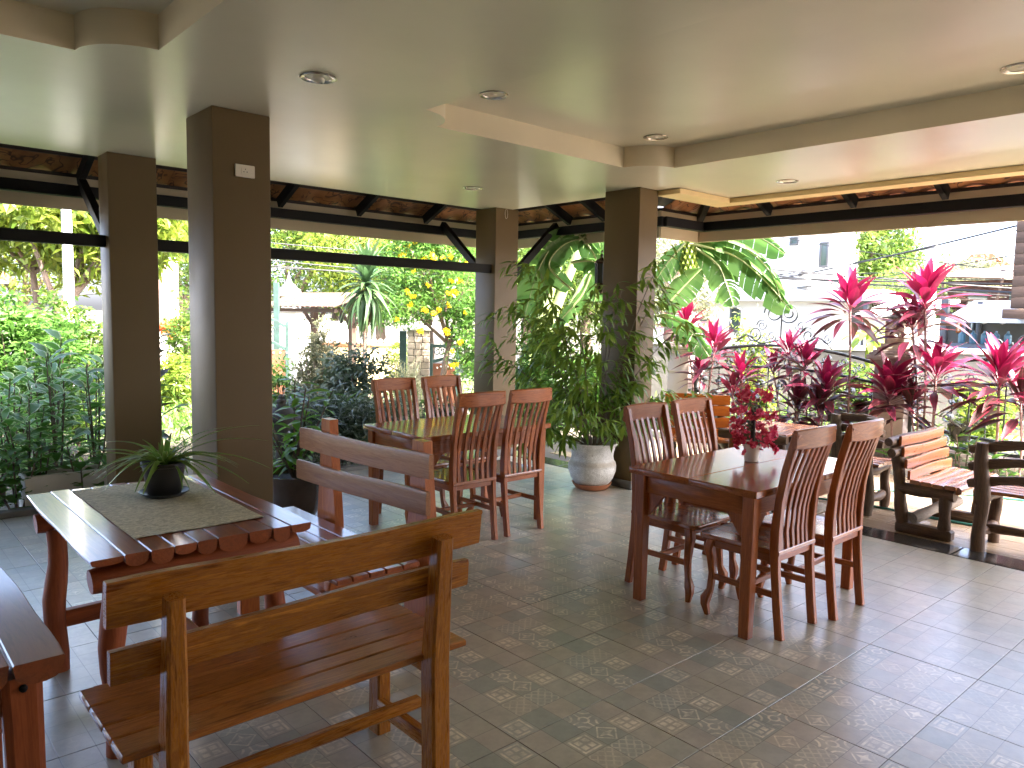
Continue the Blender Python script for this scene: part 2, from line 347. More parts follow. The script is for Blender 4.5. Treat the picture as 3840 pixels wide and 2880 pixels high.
M['orange']=foliage('orange_leaves',[(.5,.13,.04),(.7,.25,.06)],.3)
def cordy():
    t=NT('cordyline_leaf');uv=t.n('SeparateXYZ');t.l(t.co('UV'),uv.inputs[0]);r=t.rnd()
    at=t.n('Attribute',attribute_type='OBJECT',attribute_name='age');a=at.outputs['Fac']
    young=t.ramp(r,C(.14,.002,.026),C(.22,.006,.050));old=t.ramp(r,C(.030,.016,.010),C(.075,.010,.022))
    d=t.math('ABSOLUTE',t.math('SUBTRACT',uv.outputs[1],.5));st=t.noise(t.co('UV'),9,3)
    k=t.math('ADD',a,t.math('MULTIPLY',t.math('SUBTRACT',st,.5),.5))
    c=t.mix(t.step(k,.25,.75),young,old);c=t.mix(t.math('MULTIPLY',t.step(d,.3,.5),.5),c,C(.30,.008,.05))
    c=t.mix(t.math('MULTIPLY',t.math('SUBTRACT',1,t.step(d,.0,.05)),.35),c,C(.32,.03,.09))
    t.l(c,t.b.inputs['Base Color']);t.b.inputs['Roughness'].default_value=.35
    tr=t.n('BsdfTranslucent');t.l(c,tr.inputs[0]);mx=t.n('MixShader');mx.inputs[0].default_value=.22;t.l(t.b.outputs[0],mx.inputs[1]);t.l(tr.outputs[0],mx.inputs[2]);t.l(mx.outputs[0],t.out.inputs[0]);return t.m
M['cordy']=cordy()
M['petal']=foliage('crimson_fabric_petals',[(.32,.012,.035),(.52,.035,.08),(.80,.24,.30)],.3,.6)
M['ground']=basic('garden_soil_ground',(.07,.06,.04),.95,.4,.7,.6,.03)
M['road']=basic('pale_concrete_road',(.15,.14,.125),.9,.15,1,.3)
M['grass']=foliage('lawn_grass',[(.06,.14,.02),(.12,.22,.03)],.3)
# ================================================================ setting
from mathutils.geometry import tessellate_polygon
TS=.4525
fl=struct('floor',B(-7,5.375,-6,6.3,-.15,-.0025,c=0),M['grout'])
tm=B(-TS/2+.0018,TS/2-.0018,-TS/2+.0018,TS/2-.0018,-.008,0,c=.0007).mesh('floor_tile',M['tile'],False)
xs=[5.37-TS*(i+.5) for i in range(16)];ys=[.988+TS*(j+.5) for j in range(-4,12)]
for x in xs:
    for y in ys:
        sc=(1,1,1)
        if y+TS/2>6.3:
            a=y-TS/2;sc=(1,(6.296-a)/TS,1);y=(a+6.296)/2
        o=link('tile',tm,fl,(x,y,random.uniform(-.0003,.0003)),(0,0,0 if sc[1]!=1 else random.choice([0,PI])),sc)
        o['print_after_glare']=float(min(1,max(.06,min((3.9-x+.45*(y-1))/1.0,(x-.55)/.7,(6.6-y)/1.6))))  # motifs fade by tile position: glare put into the colour
struct('floor_edge_kerb',B(-7,5.62,6.302,6.40,-.15,.04,.006),M['kerb'])
pf=struct('porch_floor',B(5.38,7.80,-6,6.3,-.15,-.006,c=0),M['grout'])
sm_=B(-.12,.12,-.295,.295,-.008,.002,.002).mesh('granite_tile',M['granite'],False)
for j in range(18): link('granite_tile',sm_,pf,(5.499,-4.3+j*.6+.3,0))
pm=[B(-.105,.105,-.445,.445,-.008,0,.0015).mesh('porch_tile',M['porch'],False)]
for i in range(10):
    for j in range(9):
        y=-1.3+j*.9+(.45 if i%2 else 0)
        if y>5.85: continue
        link('porch_tile',pm[0],pf,(5.73+i*.215,y,random.uniform(-.0003,.0003)))
struct('porch_kerb',B(7.81,7.9,-6,6.3,-.15,.06,.008),M['offwhite'])
g=MB();n=40
for i in range(n+1):
    for j in range(n+1):
        x=-300+i/n*0+0;a=(i/n*2-1);b=(j/n*2-1);X=math.copysign(abs(a)**2.2,a)*400;Y=math.copysign(abs(b)**2.2,b)*400
        g.v.append((X,Y,-.16))
for i in range(n):
    for j in range(n): q=i*(n+1)+j;g.f.append((q,q+n+1,q+n+2,q+1))
struct('ground',g,M['ground'])
struct('street_left',MB().add([(-60,14.6,-.12),(60,14.6,-.12),(60,19.5,-.12),(-60,19.5,-.12)],[(0,1,2,3)]),M['road'])
struct('street_right',MB().add([(12.2,-40,-.11),(17.5,-40,-.11),(17.5,14.5,-.11),(12.2,14.5,-.11)],[(0,1,2,3)]),M['road'])
# unseen house walls; back one set close to block light, cream for bounce
struct('unseen_house_wall',B(-6.4,5.3,-1.5,-1.3,-.15,2.75,.0),M['hwall'])
struct('house_side_wall',B(-5.4,-5.2,-3.2,5.2,-.15,2.75,.0),M['hwall'])

# ---------------------------------------------------------------- ceiling with two sunken panels
CZ,RZ=2.59,2.735
def notched(x0,x1,y0,y1,r=.26,n=10):
    p=[]
    for cx,cy,a0 in ((x0,y0,90),(x1,y0,180),(x1,y1,270),(x0,y1,0)):
        for k in range(n+1):
            a=R(a0-90*k/n);p.append((cx+r*math.cos(a),cy+r*math.sin(a)))
    # order: counter-clockwise
    return p
def ringpts(x0,x1,y0,y1,r=.26,n=10):
    p=[]
    def arc(cx,cy,a0,a1):
        for k in range(n+1):
            a=R(a0+(a1-a0)*k/n);p.append((cx+r*math.cos(a),cy+r*math.sin(a)))
    arc(x0,y0,90,0);arc(x1,y0,180,90);arc(x1,y1,270,180);arc(x0,y1,360,270)
    return p
outer=[(-6,-5.8),(6.32,-5.8),(6.32,4.2),(5.38,4.2),(5.38,6.28),(-6,6.28)]
h1=ringpts(2.455,4.665,-1.2,3.745);h2=ringpts(-2.2,1.10,-1.2,3.78)
def flat(loops,z):
    vs=[Vector((x,y,z)) for l in loops for x,y in l]
    tr=tessellate_polygon([[Vector((x,y,0)) for x,y in l] for l in loops])
    return vs,[tuple(t) for t in tr]
mb=MB();mb.add(*flat([outer,h1,h2],CZ))
ce=struct('ceiling',mb,M['ceil'])
for h,nm in ((h1,'right'),(h2,'left')):
    m2=MB();k=len(h);m2.v=[(x,y,CZ) for x,y in h]+[(x,y,RZ) for x,y in h];m2.f=[(i,(i+1)%k,k+(i+1)%k,k+i) for i in range(k)]
    part('recess_side',m2,M['ceilbare'],ce,smooth=True,ang=50)
    part('recess_panel',MB().add(*flat([h],RZ)),M['ceil'],ce,smooth=False)
mb=MB();k=len(outer);mb.v=[(x,y,CZ+.001) for x,y in outer]+[(x,y,2.76) for x,y in outer];mb.f=[(i,(i+1)%k,k+(i+1)%k,k+i) for i in range(k)]
part('ceiling_edge',mb,M['batten'],ce,smooth=False)
part('ceiling_top',MB().add(*flat([[(-6,-5.8),(6.32,-5.8),(6.32,4.2),(5.38,4.2),(5.38,6.28),(-6,6.28)]],2.76)),M['batten'],ce,smooth=False)
tr=thing('porch_ceiling_trim',(0,0,0),0,'cream yellow drop frame round the porch ceiling edge','ceiling trim')
part('trim_board',B(6.15,6.322,-5.8,4.202,2.545,2.587,.002),M['yel'],tr)
part('trim_board',B(5.40,6.148,3.96,4.202,2.545,2.587,.002),M['yel'],tr)

# ---------------------------------------------------------------- columns
def column(x0,x1,y0,y1,label,scratch=None):
    t=thing('column',((x0+x1)/2,(y0+y1)/2,0),0,label,'column','brown square columns of the terrace')
    a,b=(x1-x0)/2,(y1-y0)/2
    part('shaft',B(-a,a,-b,b,-.01,CZ+.0,.004),M['brown'],t)
    s=.012;m2=MB()
    m2.box(-a-s,a+s,-b-s,-b-.001,0,.075,.003).box(-a-s,a+s,b+.001,b+s,0,.075,.003).box(-a-s,-a-.001,-b-.001,b+.001,0,.075,.003).box(a+.001,a+s,-b-.001,b+.001,0,.075,.003)
    part('skirting',m2,M['kerb'],t);return t
c1=column(1.515,1.845,6.02,6.26,'brown square column at far left, farther and narrower of the close pair')
c2=column(1.587,1.917,4.24,4.63,'large brown column in the left foreground carrying the socket plate')
c3=column(5.145,5.46,6.05,6.37,'brown column at the middle corner with two braces and a string loop on top')
c4=column(5.149,5.398,4.185,4.575,'brown column on the right behind the big potted shrub')
s_=thing('wall_socket',(1.765,4.238,2.265),0,'white power socket plate high on the large left column','socket')
part('plate',B(-.056,.056,-.010,0,-.034,.034,.005),M['whiteplastic'],s_)
f_=part('socket_insert',B(-.022,.022,-.0135,-.0102,-.022,.022,.001),M['whiteplastic'],s_)
for q in ((0,.009),(-.009,-.005),(.009,-.005)): part('pin_hole',B(q[0]-.002,q[0]+.002,-.0145,-.0132,q[1]-.003,q[1]+.003,0),M['darkplastic'],f_)
lp=MB();lp.tube([(.0+.018*math.sin(a),0,-.05+.05*math.cos(a)) for a in [2*PI*i/14 for i in range(14)]],.0018,5)
tag(part('string_loop',lp,M['offwhite'],None,(5.28,6.04,CZ-.005)),'thin white string loop hanging from the ceiling at the middle corner column','string')

# ---------------------------------------------------------------- tie beam, eave, braces, rafters, roof tiles
tag(part('tie_beam',B(-3.5,1.514,6.10,6.17,1.93,2.012,.003),M['blackwood'],None),'black horizontal tie beam left of the far left column','beam','black tie beams between columns')
tag(part('tie_beam',B(1.846,5.144,6.10,6.17,1.925,2.012,.003),M['blackwood'],None),'black horizontal tie beam between the far left and corner columns','beam','black tie beams between columns')
EV=[(-7.5,7.35),(6.35,7.35),(6.35,4.90),(7.0,4.90),(7.0,-5.6)]
INN=[(-1,0,-1),]
def off(d):
    return [(-7.5,7.35-d),(6.35-d,7.35-d),(6.35-d,4.90-d),(7.0-d,4.90-d),(7.0-d,-5.6)]
def zr(d): return 2.585+.45*d
sides=['left garden side','short corner side','porch step side','right porch side']
roof=thing('eave_roof',(0,0,0),0,'tiled roof whose brown tile undersides show beyond the ceiling edge','roof')
m2=MB()
for i in range(4):
    a,b=off(-.03),off(2.4)
    m2.add([(*a[i],zr(-.03)+.06),(*a[i+1],zr(-.03)+.06),(*b[i+1],zr(2.4)+.06),(*b[i],zr(2.4)+.06)],[(0,1,2,3)])
b=off(2.4);m2.add([(*p,zr(2.4)+.06) for p in b]+[(-7.5,-5.6,zr(2.4)+.06)],[(0,1,2,3,4,5)])
part('roof_cover',m2,M['batten'],roof,smooth=False)
m2=MB()
def tilemesh():
    mb=MB();W,L,n=.298,.37,8;top=[];bot=[]
    for j in (0,1):
        for i in range(n+1):
            x=-W/2+W*i/n;z=.012*math.sin(2*PI*i/n)+(.004 if j==0 else 0);top.append((x,j*L,z+.012));bot.append((x,j*L,z))
    mb.v=top+bot;N=(n+1)*2;k=n+1
    for i in range(n): mb.f+=[(i,i+1,k+i+1,k+i),(N+i,N+k+i,N+k+i+1,N+i+1),(i,N+i,N+i+1,i+1)]
    return mb.mesh('roof_tile',M['rooftile'],True,60)
TM=tilemesh()
sl_=math.atan(.45)
for i in range(4):
    p,q=Vector((*EV[i],0)),Vector((*EV[i+1],0))
    if i==0:p=Vector((-1.4,7.35,0))
    if i==3:q=Vector((7.0,-.6,0))
    d=(q-p);L=d.length;d.normalize();inn=Vector((d.y,-d.x,0)) # inward
    az=math.atan2(inn.y,inn.x)-PI/2
    for r in range(2):
        cnt=int(L/.3)
        for k in range(cnt):
            s=(k+.5)*.3+(L-cnt*.3)/2;o=.01+r*.30
            if i in(0,) and s>L-o: continue
            P=p+d*s+inn*o
            link('roof_tile',TM,roof,(P.x,P.y,zr(o)+.012*r),(sl_,0,az))
    # battens
    e0,e1=off(.04)[i],off(.04)[i+1]
    for o in (.045,.32,.6):
        e0,e1=off(o)[i],off(o)[i+1]
        part('batten',MB().sweep([(*e0,zr(o)-.022),(*e1,zr(o)-.022)],(.035,.03)),M['batten'],roof)
    o=.05;e0,e1=off(o)[i],off(o)[i+1]
    f=part('fascia_board',MB().sweep([(*e0,2.435),(*e1,2.435)],(.02,.27)),M['fascia'],roof)
    o=.25;e0,e1=off(o)[i],off(o)[i+1]
    part('eave_beam',MB().sweep([(*e0,2.43),(*e1,2.43)],(.07,.092)),M['blackwood'],roof)
def rafter(x,y,ix,iy,L=1.7):
    k=math.hypot(ix,iy);part('rafter',MB().sweep([(x+ix*.12,y+iy*.12,zr(.12*1)-.09),(x+ix*L,y+iy*L,zr(L)-.09)],(.05,.10)),M['blackwood'],roof)
for u,v in ((1850*.57866,1340*.57866),(1280+150*.57866,1400*.57866),(1280+585*.57866,1460*.57866),(545*.57866,1200*.57866)):
    x=aty(u,v,7.1).x;rafter(x,7.35,0,-1)
for x in (-.55,1.95): rafter(x,7.35,0,-1)
for u,v in ((1280+1430*.57866,1460*.57866),(1280+1660*.57866,1350*.57866)):
    y=atx(u,v,6.1).y;rafter(6.35,y,-1,0)
for u,v in ((2560+545*.57866,1410*.57866),(2560+1095*.57866,1375*.57866),(2560+1690*.57866,1325*.57866)):
    y=atx(u,v,6.83).y;rafter(7.0,y,-1,0)
for y in (.45,-.6): rafter(7.0,y,-1,0)
a=off(.1);b=off(1.7)
for i in (1,3): part('hip_rafter',MB().sweep([(*a[i],zr(.1)-.09),(*b[i],zr(1.7)-.09)],(.06,.10)),M['blackwood'],roof)
def brace(p,q,label):
    tag(part('brace',MB().sweep([p,q],(.06,.075)),M['blackwood'],None),label,'brace','black diagonal eave braces')
brace((5.25,6.38,1.93),(5.25,7.10,2.50),'black diagonal brace rising from the corner column to the left garden eave')
brace((5.47,6.15,1.90),(6.12,6.15,2.50),'black diagonal brace rising from the corner column to the right eave')
brace((1.60,6.27,1.93),(1.60,7.10,2.50),'black diagonal brace rising behind the farthest left column')

# ---------------------------------------------------------------- recessed ceiling lights
def downlight(x,y,z,label,first=[None],spiral=False):
    if first[0] is None or spiral:
        t=thing('downlight',(x,y,z),0,label,'ceiling light','round recessed ceiling lights')
        part('trim_ring',MB().lathe([(.062,.004),(.083,.001),(.086,-.004),(.080,-.008),(.064,-.004),(.061,.002)],36),M['chrome'],t)
        part('reflector',MB().lathe([(.062,-.0005),(.060,.004),(.045,.005),(.04,.003),(.02,.004),(.001,.004)],24),M['chrome'],t)
        if spiral:
            part('lamp',MB().tube([(.025*math.cos(a),.025*math.sin(a),-.006-.003*a/PI) for a in [PI*i/6 for i in range(25)]],.006,6),M['whiteplastic'],t)
        else:
            first[0]=t
            part('lamp',MB().ball((0,0,.002),.018,12,6,.5),M['whiteplastic'],t)
        return t
    return copy_tree(first[0],(x,y,z),0,label)
downlight(1.764,3.375,CZ,'round ceiling light with an exposed spiral bulb above the large left column',spiral=True)
downlight(2.86,3.40,RZ,'round ceiling light in the notched corner of the sunken panel')
downlight(4.30,3.376,RZ,'round ceiling light in the sunken panel near its far right corner')
downlight(4.23,5.287,CZ,'round ceiling light farthest away, in front of the middle corner column')
downlight(5.692,3.155,CZ,'round ceiling light in the porch ceiling by the yellow trim')
downlight(4.35,1.226,RZ,'round ceiling light cut by the right edge of the picture')
# lantern on the back of column 4
t=thing('wall_lantern',(5.27,4.70,1.90),0,'dark red hexagonal wall lantern on the far side of the right column','lantern')
part('cap',MB().lathe([(.001,.20),(.012,.19),(.006,.17),(.016,.15),(.012,.13),(.055,.105),(.075,.09),(.07,.08)],6),M['darkpot'],t)
part('glass_body',MB().lathe([(.052,.075),(.048,-.10)],6),M['glass'],t)
for k in range(6):
    a=2*PI*k/6;part('frame_bar',MB().tube([(.056*math.cos(a),.056*math.sin(a),.08),(.052*math.cos(a),.052*math.sin(a),-.105)],.007,6),M['darkpot'],t)
part('base',MB().lathe([(.001,-.2),(.02,-.18),(.04,-.15),(.06,-.12),(.062,-.10),(.05,-.10)],6),M['darkpot'],t)
part('bracket',B(-.015,.015,-.13,-.04,-.16,-.13,.003),M['darkpot'],t)
# ================================================================ dining furniture
DW=M['dw']
def make_chair(label):
    t=thing('dining_chair',(0,0,0),0,label,'chair','slatted red wood dining chairs')
    # seat
    pts=[(-.175,.015),(-.182,.30)]
    for k in range(7):
        a=PI-(PI/2)*k/6;pts.append((-.150+.045*math.cos(a),.415+.04*math.sin(a)))
    for k in range(7):
        a=PI/2-(PI/2)*k/6;pts.append((.150+.045*math.cos(a),.415+.04*math.sin(a)))
    pts+=[(.182,.30),(.175,.015)]
    def sc(s,z): return [((x)*s,.235+(y-.235)*s,z) for x,y in pts]
    part('seat',MB().loft([sc(.975,.398),sc(1,.403),sc(1,.417),sc(.985,.422),sc(.9,.420)]),M['dwp'][1],t)
    prof=[(0,0),(.018,.14),(.036,.32),(.042,.42),(.042,.52),(.03,.66),(.006,.80),(-.028,.93),(-.040,.985)]
    for s in (-1,1):
        pp=[(s*(.158+.012*z),y,z) for y,z in prof];part('rear_leg',MB().sweep(pp,[(.034,.040)]*3+[(.036,.046)]*2+[(.034,.036)]*4,up=(0,1,0),c=.005),DW[2],t)
        fr=[(.400,0,.026),(.412,.055,.040),(.410,.085,.046),(.392,.13,.033),(.384,.22,.036),(.392,.30,.042),(.402,.345,.048),(.392,.385,.044),(.388,.40,.044)]
        part('front_leg',MB().sweep([(s*(.148+(y-.384)*.5),y,z) for y,z,w_ in fr],[(w_,w_) for y,z,w_ in fr],up=(0,1,0),c=.008),DW[2],t)
        part('side_apron',MB().sweep([(s*.158,.06,.378),(s*.152,.375,.378)],(.018,.042)),DW[1],t)
        part('side_stretcher',MB().sweep([(s*.160,.03,.205),(s*.150,.385,.205)],(.018,.030)),DW[1],t)
    part('cross_stretcher',MB().sweep([(-.150,.20,.205),(.150,.20,.205)],(.018,.028)),DW[0],t)
    part('rear_apron',MB().sweep([(-.148,.040,.392),(.148,.040,.392)],(.024,.052)),DW[0],t)
    part('front_apron',MB().sweep([(-.13,.392,.378),(.13,.392,.378)],(.018,.040)),DW[0],t)
    # curved top rail
    tp=[];N=9
    for i in range(N):
        x=-.187+.374*i/(N-1);tp.append((x,-.040-.020*(1-(x/.187)**2),.958))
    part('top_rail',MB().sweep(tp,[(.024,.088+.010*(1-((i-4)/4)**2)) for i in range(N)],c=.006),DW[0],t)
    for k in range(6):
        f=(k-2.5)/2.5;x0=f*.118;x1=f*.128
        pr=[(.036,.414),(.044,.50),(.040,.60),(.022,.70),(-.002,.79),(-.030,.87),(-.050,.93)]
        part('back_slat',MB().sweep([(x0+(x1-x0)*(z-.414)/.52,y-.006*(1-f*f),z) for y,z in pr],(.026,.013),up=(0,1,0),c=.003),DW[2],t)
    return t
ch=make_chair('near left red chair at the right table, back turned to the camera')
ch.location=(3.43,1.735,0)
def cc(x,y,rz,l): return copy_tree(ch,(x,y,0),R(rz),l)
cc(3.870,1.690,1.0,'near right red chair at the right table, beside the orange slatted log chair')
cc(3.490,2.700,180.5,'far left red chair at the right table, partly in front of the potted shrub')
cc(3.955,2.715,179,'far right red chair at the right table, overlapping the orange bench')
cc(3.10,3.790,-1.5,'near left red chair at the middle table, closest to the brown bench')
cc(3.53,3.790,0.5,'near right red chair at the middle table, nearest the big grey pot')
cc(3.165,4.835,179.5,'far left red chair at the middle table, in front of the dark leafy shrub')
cc(3.615,4.845,181,'far right red chair at the middle table, just left of the corner column')

def make_table(label,x0,x1,y0,y1):
    t=thing('dining_table',((x0+x1)/2,(y0+y1)/2,0),0,label,'table','red wood dining tables')
    a,b=(x1-x0)/2,(y1-y0)/2;H=.716
    part('top_board',B(-a,a,-b,-.0008,H-.034,H,.003),M['dwp'][0],t);part('top_board',B(-a,a,.0008,b,H-.034,H,.003),M['dwp'][0],t)
    for sx in (-1,1):
        for sy in (-1,1):
            x,y=sx*(a-.055),sy*(b-.055);part('leg',MB().sweep([(x,y,0),(x,y,H-.035)],[(.052,.052),(.062,.062)],up=(0,1,0),c=.004),DW[2],t)
            part('corner_bracket',MB().prism([(sx*(a-.09),H-.13),(sx*(a-.09),H-.26),(sx*(a-.115),H-.23),(sx*(a-.19),H-.145),(sx*(a-.20),H-.13)],y-.011*sy-.01,y-.011*sy+.01,1),DW[2],t)
            part('corner_bracket',MB().prism([(sy*(b-.09),H-.13),(sy*(b-.09),H-.26),(sy*(b-.115),H-.23),(sy*(b-.18),H-.145),(sy*(b-.19),H-.13)],x-.011*sx-.01,x-.011*sx+.01,0),DW[2],t)
    for s in (-1,1):
        part('apron',B(-a+.088,a-.088,s*(b-.055)-.012,s*(b-.055)+.012,H-.13,H-.036),DW[0],t)
        part('apron',B(s*(a-.055)-.012,s*(a-.055)+.012,-b+.088,b-.088,H-.13,H-.036),DW[1],t)
    return t
make_table('red wood dining table on the right holding the crimson flower pot',3.115,4.28,1.80,2.545)
make_table('red wood dining table in the middle with a bare top',2.765,3.90,3.925,4.65)

# ---------------------------------------------------------------- log-edge table in the left foreground
TW=M['tw']
def plank(x0,x1,y0,y1,zt,th,seed,edge=None,m=None):
    rnd=random.Random(seed);n=10;w_=x1-x0;rings=[];kk=rnd.uniform(.8,1.2)
    for i in range(n+1):
        y=y0+(y1-y0)*i/n;e=0
        if edge: e=.004*math.sin(i*.9+seed)+.006*math.sin(i*.5)
        xa=x0+.0015-(e if edge==-1 else 0);xb=x1-.0015+(e if edge==1 else 0);dz=th*(1+.12*math.sin(i*.9+seed))
        ring=[(xa+.003,y,zt),(xa,y,zt-.003)]
        for k in range(1,7):
            q=PI*k/7;ring.append(((xa+xb)/2-(xb-xa)/2*math.cos(q),y,zt-.012-(dz-.012)*math.sin(q)**.7*kk))
        ring+=[(xb,y,zt-.003),(xb-.003,y,zt)]
        rings.append(ring)
    return MB().loft(rings)
t=thing('log_table',(0,0,0),0,'plank topped log table at left holding the spider plant and beige runner','table','reddish log furniture set')
sx_=[.567,.664,.74,.815,.891,.96,1.068,1.155,1.223,1.305]
for i in range(9):
    part('plank',plank(sx_[i],sx_[i+1],2.565+random.uniform(-.012,.008),3.645+random.uniform(-.01,.01),.72,[.022,.052,.05,.036,.052,.062,.044,.05,.034][i],i*3+1,{0:-1,8:1}.get(i)),M['twp'],t)
for y in (2.66,3.52):
    pr=[]
    for i in range(9): x=.585+.70*i/8;pr.append((x,y,.622+.006*math.sin(i*1.7)))
    part('cross_log',MB().tube(pr,[.040,.052]+[.055]*5+[.052,.045],12,up=(0,0,1)),TW[0],t)
def wlog(p,q,r,seed,n=9,a=.012,seg=10):
    rnd=random.Random(seed);p=Vector(p);q=Vector(q);ph=rnd.uniform(0,6);pts=[];rr=[]
    d=(q-p).normalized();s=d.cross(Vector((.3,.5,.81))).normalized();s2=d.cross(s)
    for i in range(n):
        f=i/(n-1);k=math.sin(f*PI);pts.append(p.lerp(q,f)+s*a*math.sin(f*7+ph)*k+s2*a*math.cos(f*5+ph)*k);rr.append(r*(1+.10*math.sin(f*9+ph*2)))
    rr[0]*=.92;rr[-1]*=.92
    return MB().tube(pts,rr,seg)
for i,(x,y) in enumerate(((.665,2.70),(.650,3.50),(1.225,2.70),(1.225,3.50))):
    part('leg',wlog((x,y,0),(x,y,.60),.040,i+5),TW[2],t)
for i,y in enumerate((2.70,3.50)): part('stretcher',MB().sweep([(.60,y,.215),(1.29,y,.225)],(.035,.07)),TW[0],t)
part('stretcher_log',wlog((.96,2.72,.285),(.96,3.50,.285),.032,40,a=.008),TW[1],t)
# table runner
mb=MB();rows=20
for i in range(rows+1):
    y=2.72+.875*i/rows
    for j in range(13): x=.735+.457*j/12;mb.v.append((x,y,.7235+.0012*math.sin(i*1.1+j*.7)))
for i in range(rows):
    for j in range(12): q=i*13+j;mb.f.append((q,q+1,q+14,q+13))
n0=len(mb.v);mb2=[(x,y,z-.0022) for x,y,z in mb.v];mb.v+=mb2;mb.f+=[(a+n0,d+n0,c+n0,b_+n0) for a,b_,c,d in list(mb.f)]
tag(part('table_runner',mb,M['mat'],None),'beige embossed runner lying on the plank table under the spider plant','table runner')
# bottom-left table corner
t=thing('log_table',(0,0,0),0,'plank topped log table cut off by the lower left corner of the picture','table','reddish log furniture set')
for i,(a,b_) in enumerate([(.262,.362),(.165,.260),(.07,.163),(-.03,.068),(-.13,-.032),(-.25,-.132)]):
    part('plank',plank(a,b_,1.90+.01*(i%2),2.68,.72,[.042,.05,.046,.05,.045,.05][i],20+i*2,1 if i==0 else None),M['twp'],t)
part('cross_log',MB().tube([(-.2,1.99,.625),(.32,1.99,.625)],.05,12),TW[0],t);part('cross_log',MB().tube([(-.2,2.58,.625),(.32,2.58,.625)],.05,12),TW[0],t)
lg=None
for i,(x,y) in enumerate(((.285,1.955),(.285,2.60),(-.15,1.955),(-.15,2.60))):
    lg=part('leg',MB().sweep([(x,y,0),(x+.006,y,.3),(x,y,.68)],[(.078,.06),(.07,.055),(.08,.06)],up=(0,1,0),c=.016),TW[2],t)
    if i==0:
        for z in (.655,.40): part('bolt',MB().ball((x,y-.033,z),.009,8,5),M['blackwood'],lg)
part('stretcher',MB().sweep([(-.15,1.96,.42),(.25,1.96,.42)],(.03,.06)),TW[0],t)

# ---------------------------------------------------------------- bench with its back to the camera
LW=M['lw']
def board(p0,p1,h,th,seed,bow=0,roll=0,lip=0):
    # long board with soft live edges, sagging slightly; p0,p1 are ends at mid height, thickness along local side
    p0,p1=Vector(p0),Vector(p1);n=13;d=(p1-p0).normalized();up=Vector((0,0,1));sd=d.cross(up).normalized();rnd=random.Random(seed);ph=rnd.uniform(0,6);rings=[]
    for i in range(n):
        f=i/(n-1);c=p0.lerp(p1,f)+sd*bow*(1-(2*f-1)**2);hh=h*(1+.03*math.sin(f*5+ph));e=.004*math.sin(f*6+ph)
        ends=.96 if i in(0,n-1) else 1
        ring=[]
        for a,b_ in [(-.5,-.42),(-.42,-.5),(.42,-.5),(.5,-.42),(.5,.0),(.5,.36),(.62 if lip else .42,.44),(.55 if lip else .35,.5),(-.35,.5),(-.5,.42),(-.5,.0)]:
            ring.append(c+sd*(a*th*ends+b_*roll)+up*(b_*hh*ends+e))
        rings.append(ring)
    return MB().loft(rings)
t=thing('bench',(0,0,0),0,'glossy orange brown bench in the foreground, its back turned to the camera','bench','wooden plank benches')
for a,b_ in ((1.92,2.016),(2.022,2.096),(2.102,2.226),(2.232,2.345)): part('seat_slat',B(.478,1.538,a,b_,.398,.42,.004),M['lwp'],t)
for i,(xa,xb) in enumerate(((.567,.622),(1.362,1.432))):
    part('back_post',MB().sweep([(xa*.5+xb*.5+.004,1.90,0),(xa*.5+xb*.5,1.905,.40),(xa*.5+xb*.5,1.89,.60),(xa*.5+xb*.5-.004,1.868,.808)],[(xb-xa,.075),(xb-xa,.072),(xb-xa-.004,.062),(xb-xa-.012,.05)],up=(0,1,0),c=.008),LW[2],t)
    x=(xa+xb)/2
    part('front_leg',MB().sweep([(x+.02,2.265,0),(x+.02,2.265,.36)],[(.055,.07),(.05,.065)],up=(0,1,0),c=.006),LW[2],t)
    part('seat_bearer',B(x-.02,x+.03,1.935,2.30,.345,.397,.004),LW[1],t)
    part('side_stretcher',B(x-.012,x+.022,1.935,2.235,.085,.135,.004),LW[1],t)
part('long_stretcher',MB().sweep([(.50,2.10,.158),(.9,2.105,.160),(1.47,2.10,.156)],(.045,.040),c=.012),LW[0],t)
part('back_rail',board((.455,1.935,.795),(1.582,1.925,.795),.118,.030,3,roll=.012,lip=1),LW[0],t)
part('back_rail',board((.462,1.945,.640),(1.545,1.94,.648),.090,.028,5,roll=.006),LW[0],t)
# ---------------------------------------------------------------- bench at the end of the plank table
EW,EO=M['ew'],M['eo']
t=thing('bench',(0,0,0),0,'light brown plank bench standing side on at the end of the plank table','bench','wooden plank benches')
for a,b_ in ((1.475,1.545),(1.549,1.625),(1.629,1.705),(1.709,1.79),(1.794,1.88)): part('seat_slat',B(a,b_,2.68,3.90,.398,.42,.004),M['twp'],t)
for i,y in enumerate((2.775,3.62)):
    pr=[(.115,0),(.112,.2),(.105,.40),(.078,.62),(.050,.86),(.046,.935)]
    poly=[(y-w_,z) for w_,z in pr]+[(y+w_*.85,z) for w_,z in reversed(pr)]
    part('back_post',MB().prism(poly,1.925,1.975,0),EO[2],t,ang=20)
    part('front_leg',MB().sweep([(1.50,y,0),(1.50,y,.35)],[(.10,.055),(.09,.05)],up=(0,1,0),c=.006),EO[2],t)
    part('seat_bearer',B(1.48,1.92,y-.025,y+.025,.345,.397,.004),EO[0],t)
    part('side_stretcher',B(1.55,1.92,y-.016,y+.016,.09,.14,.004),EO[0],t)
part('long_stretcher',MB().sweep([(1.70,2.75,.16),(1.70,3.70,.16)],(.05,.035),c=.01),EO[1],t)
part('back_rail',board((1.903,3.845,.805),(1.905,2.640,.838),.112,.026,8),EW[1],t)
part('back_rail',board((1.903,3.885,.630),(1.905,2.660,.672),.105,.026,9),EW[1],t)

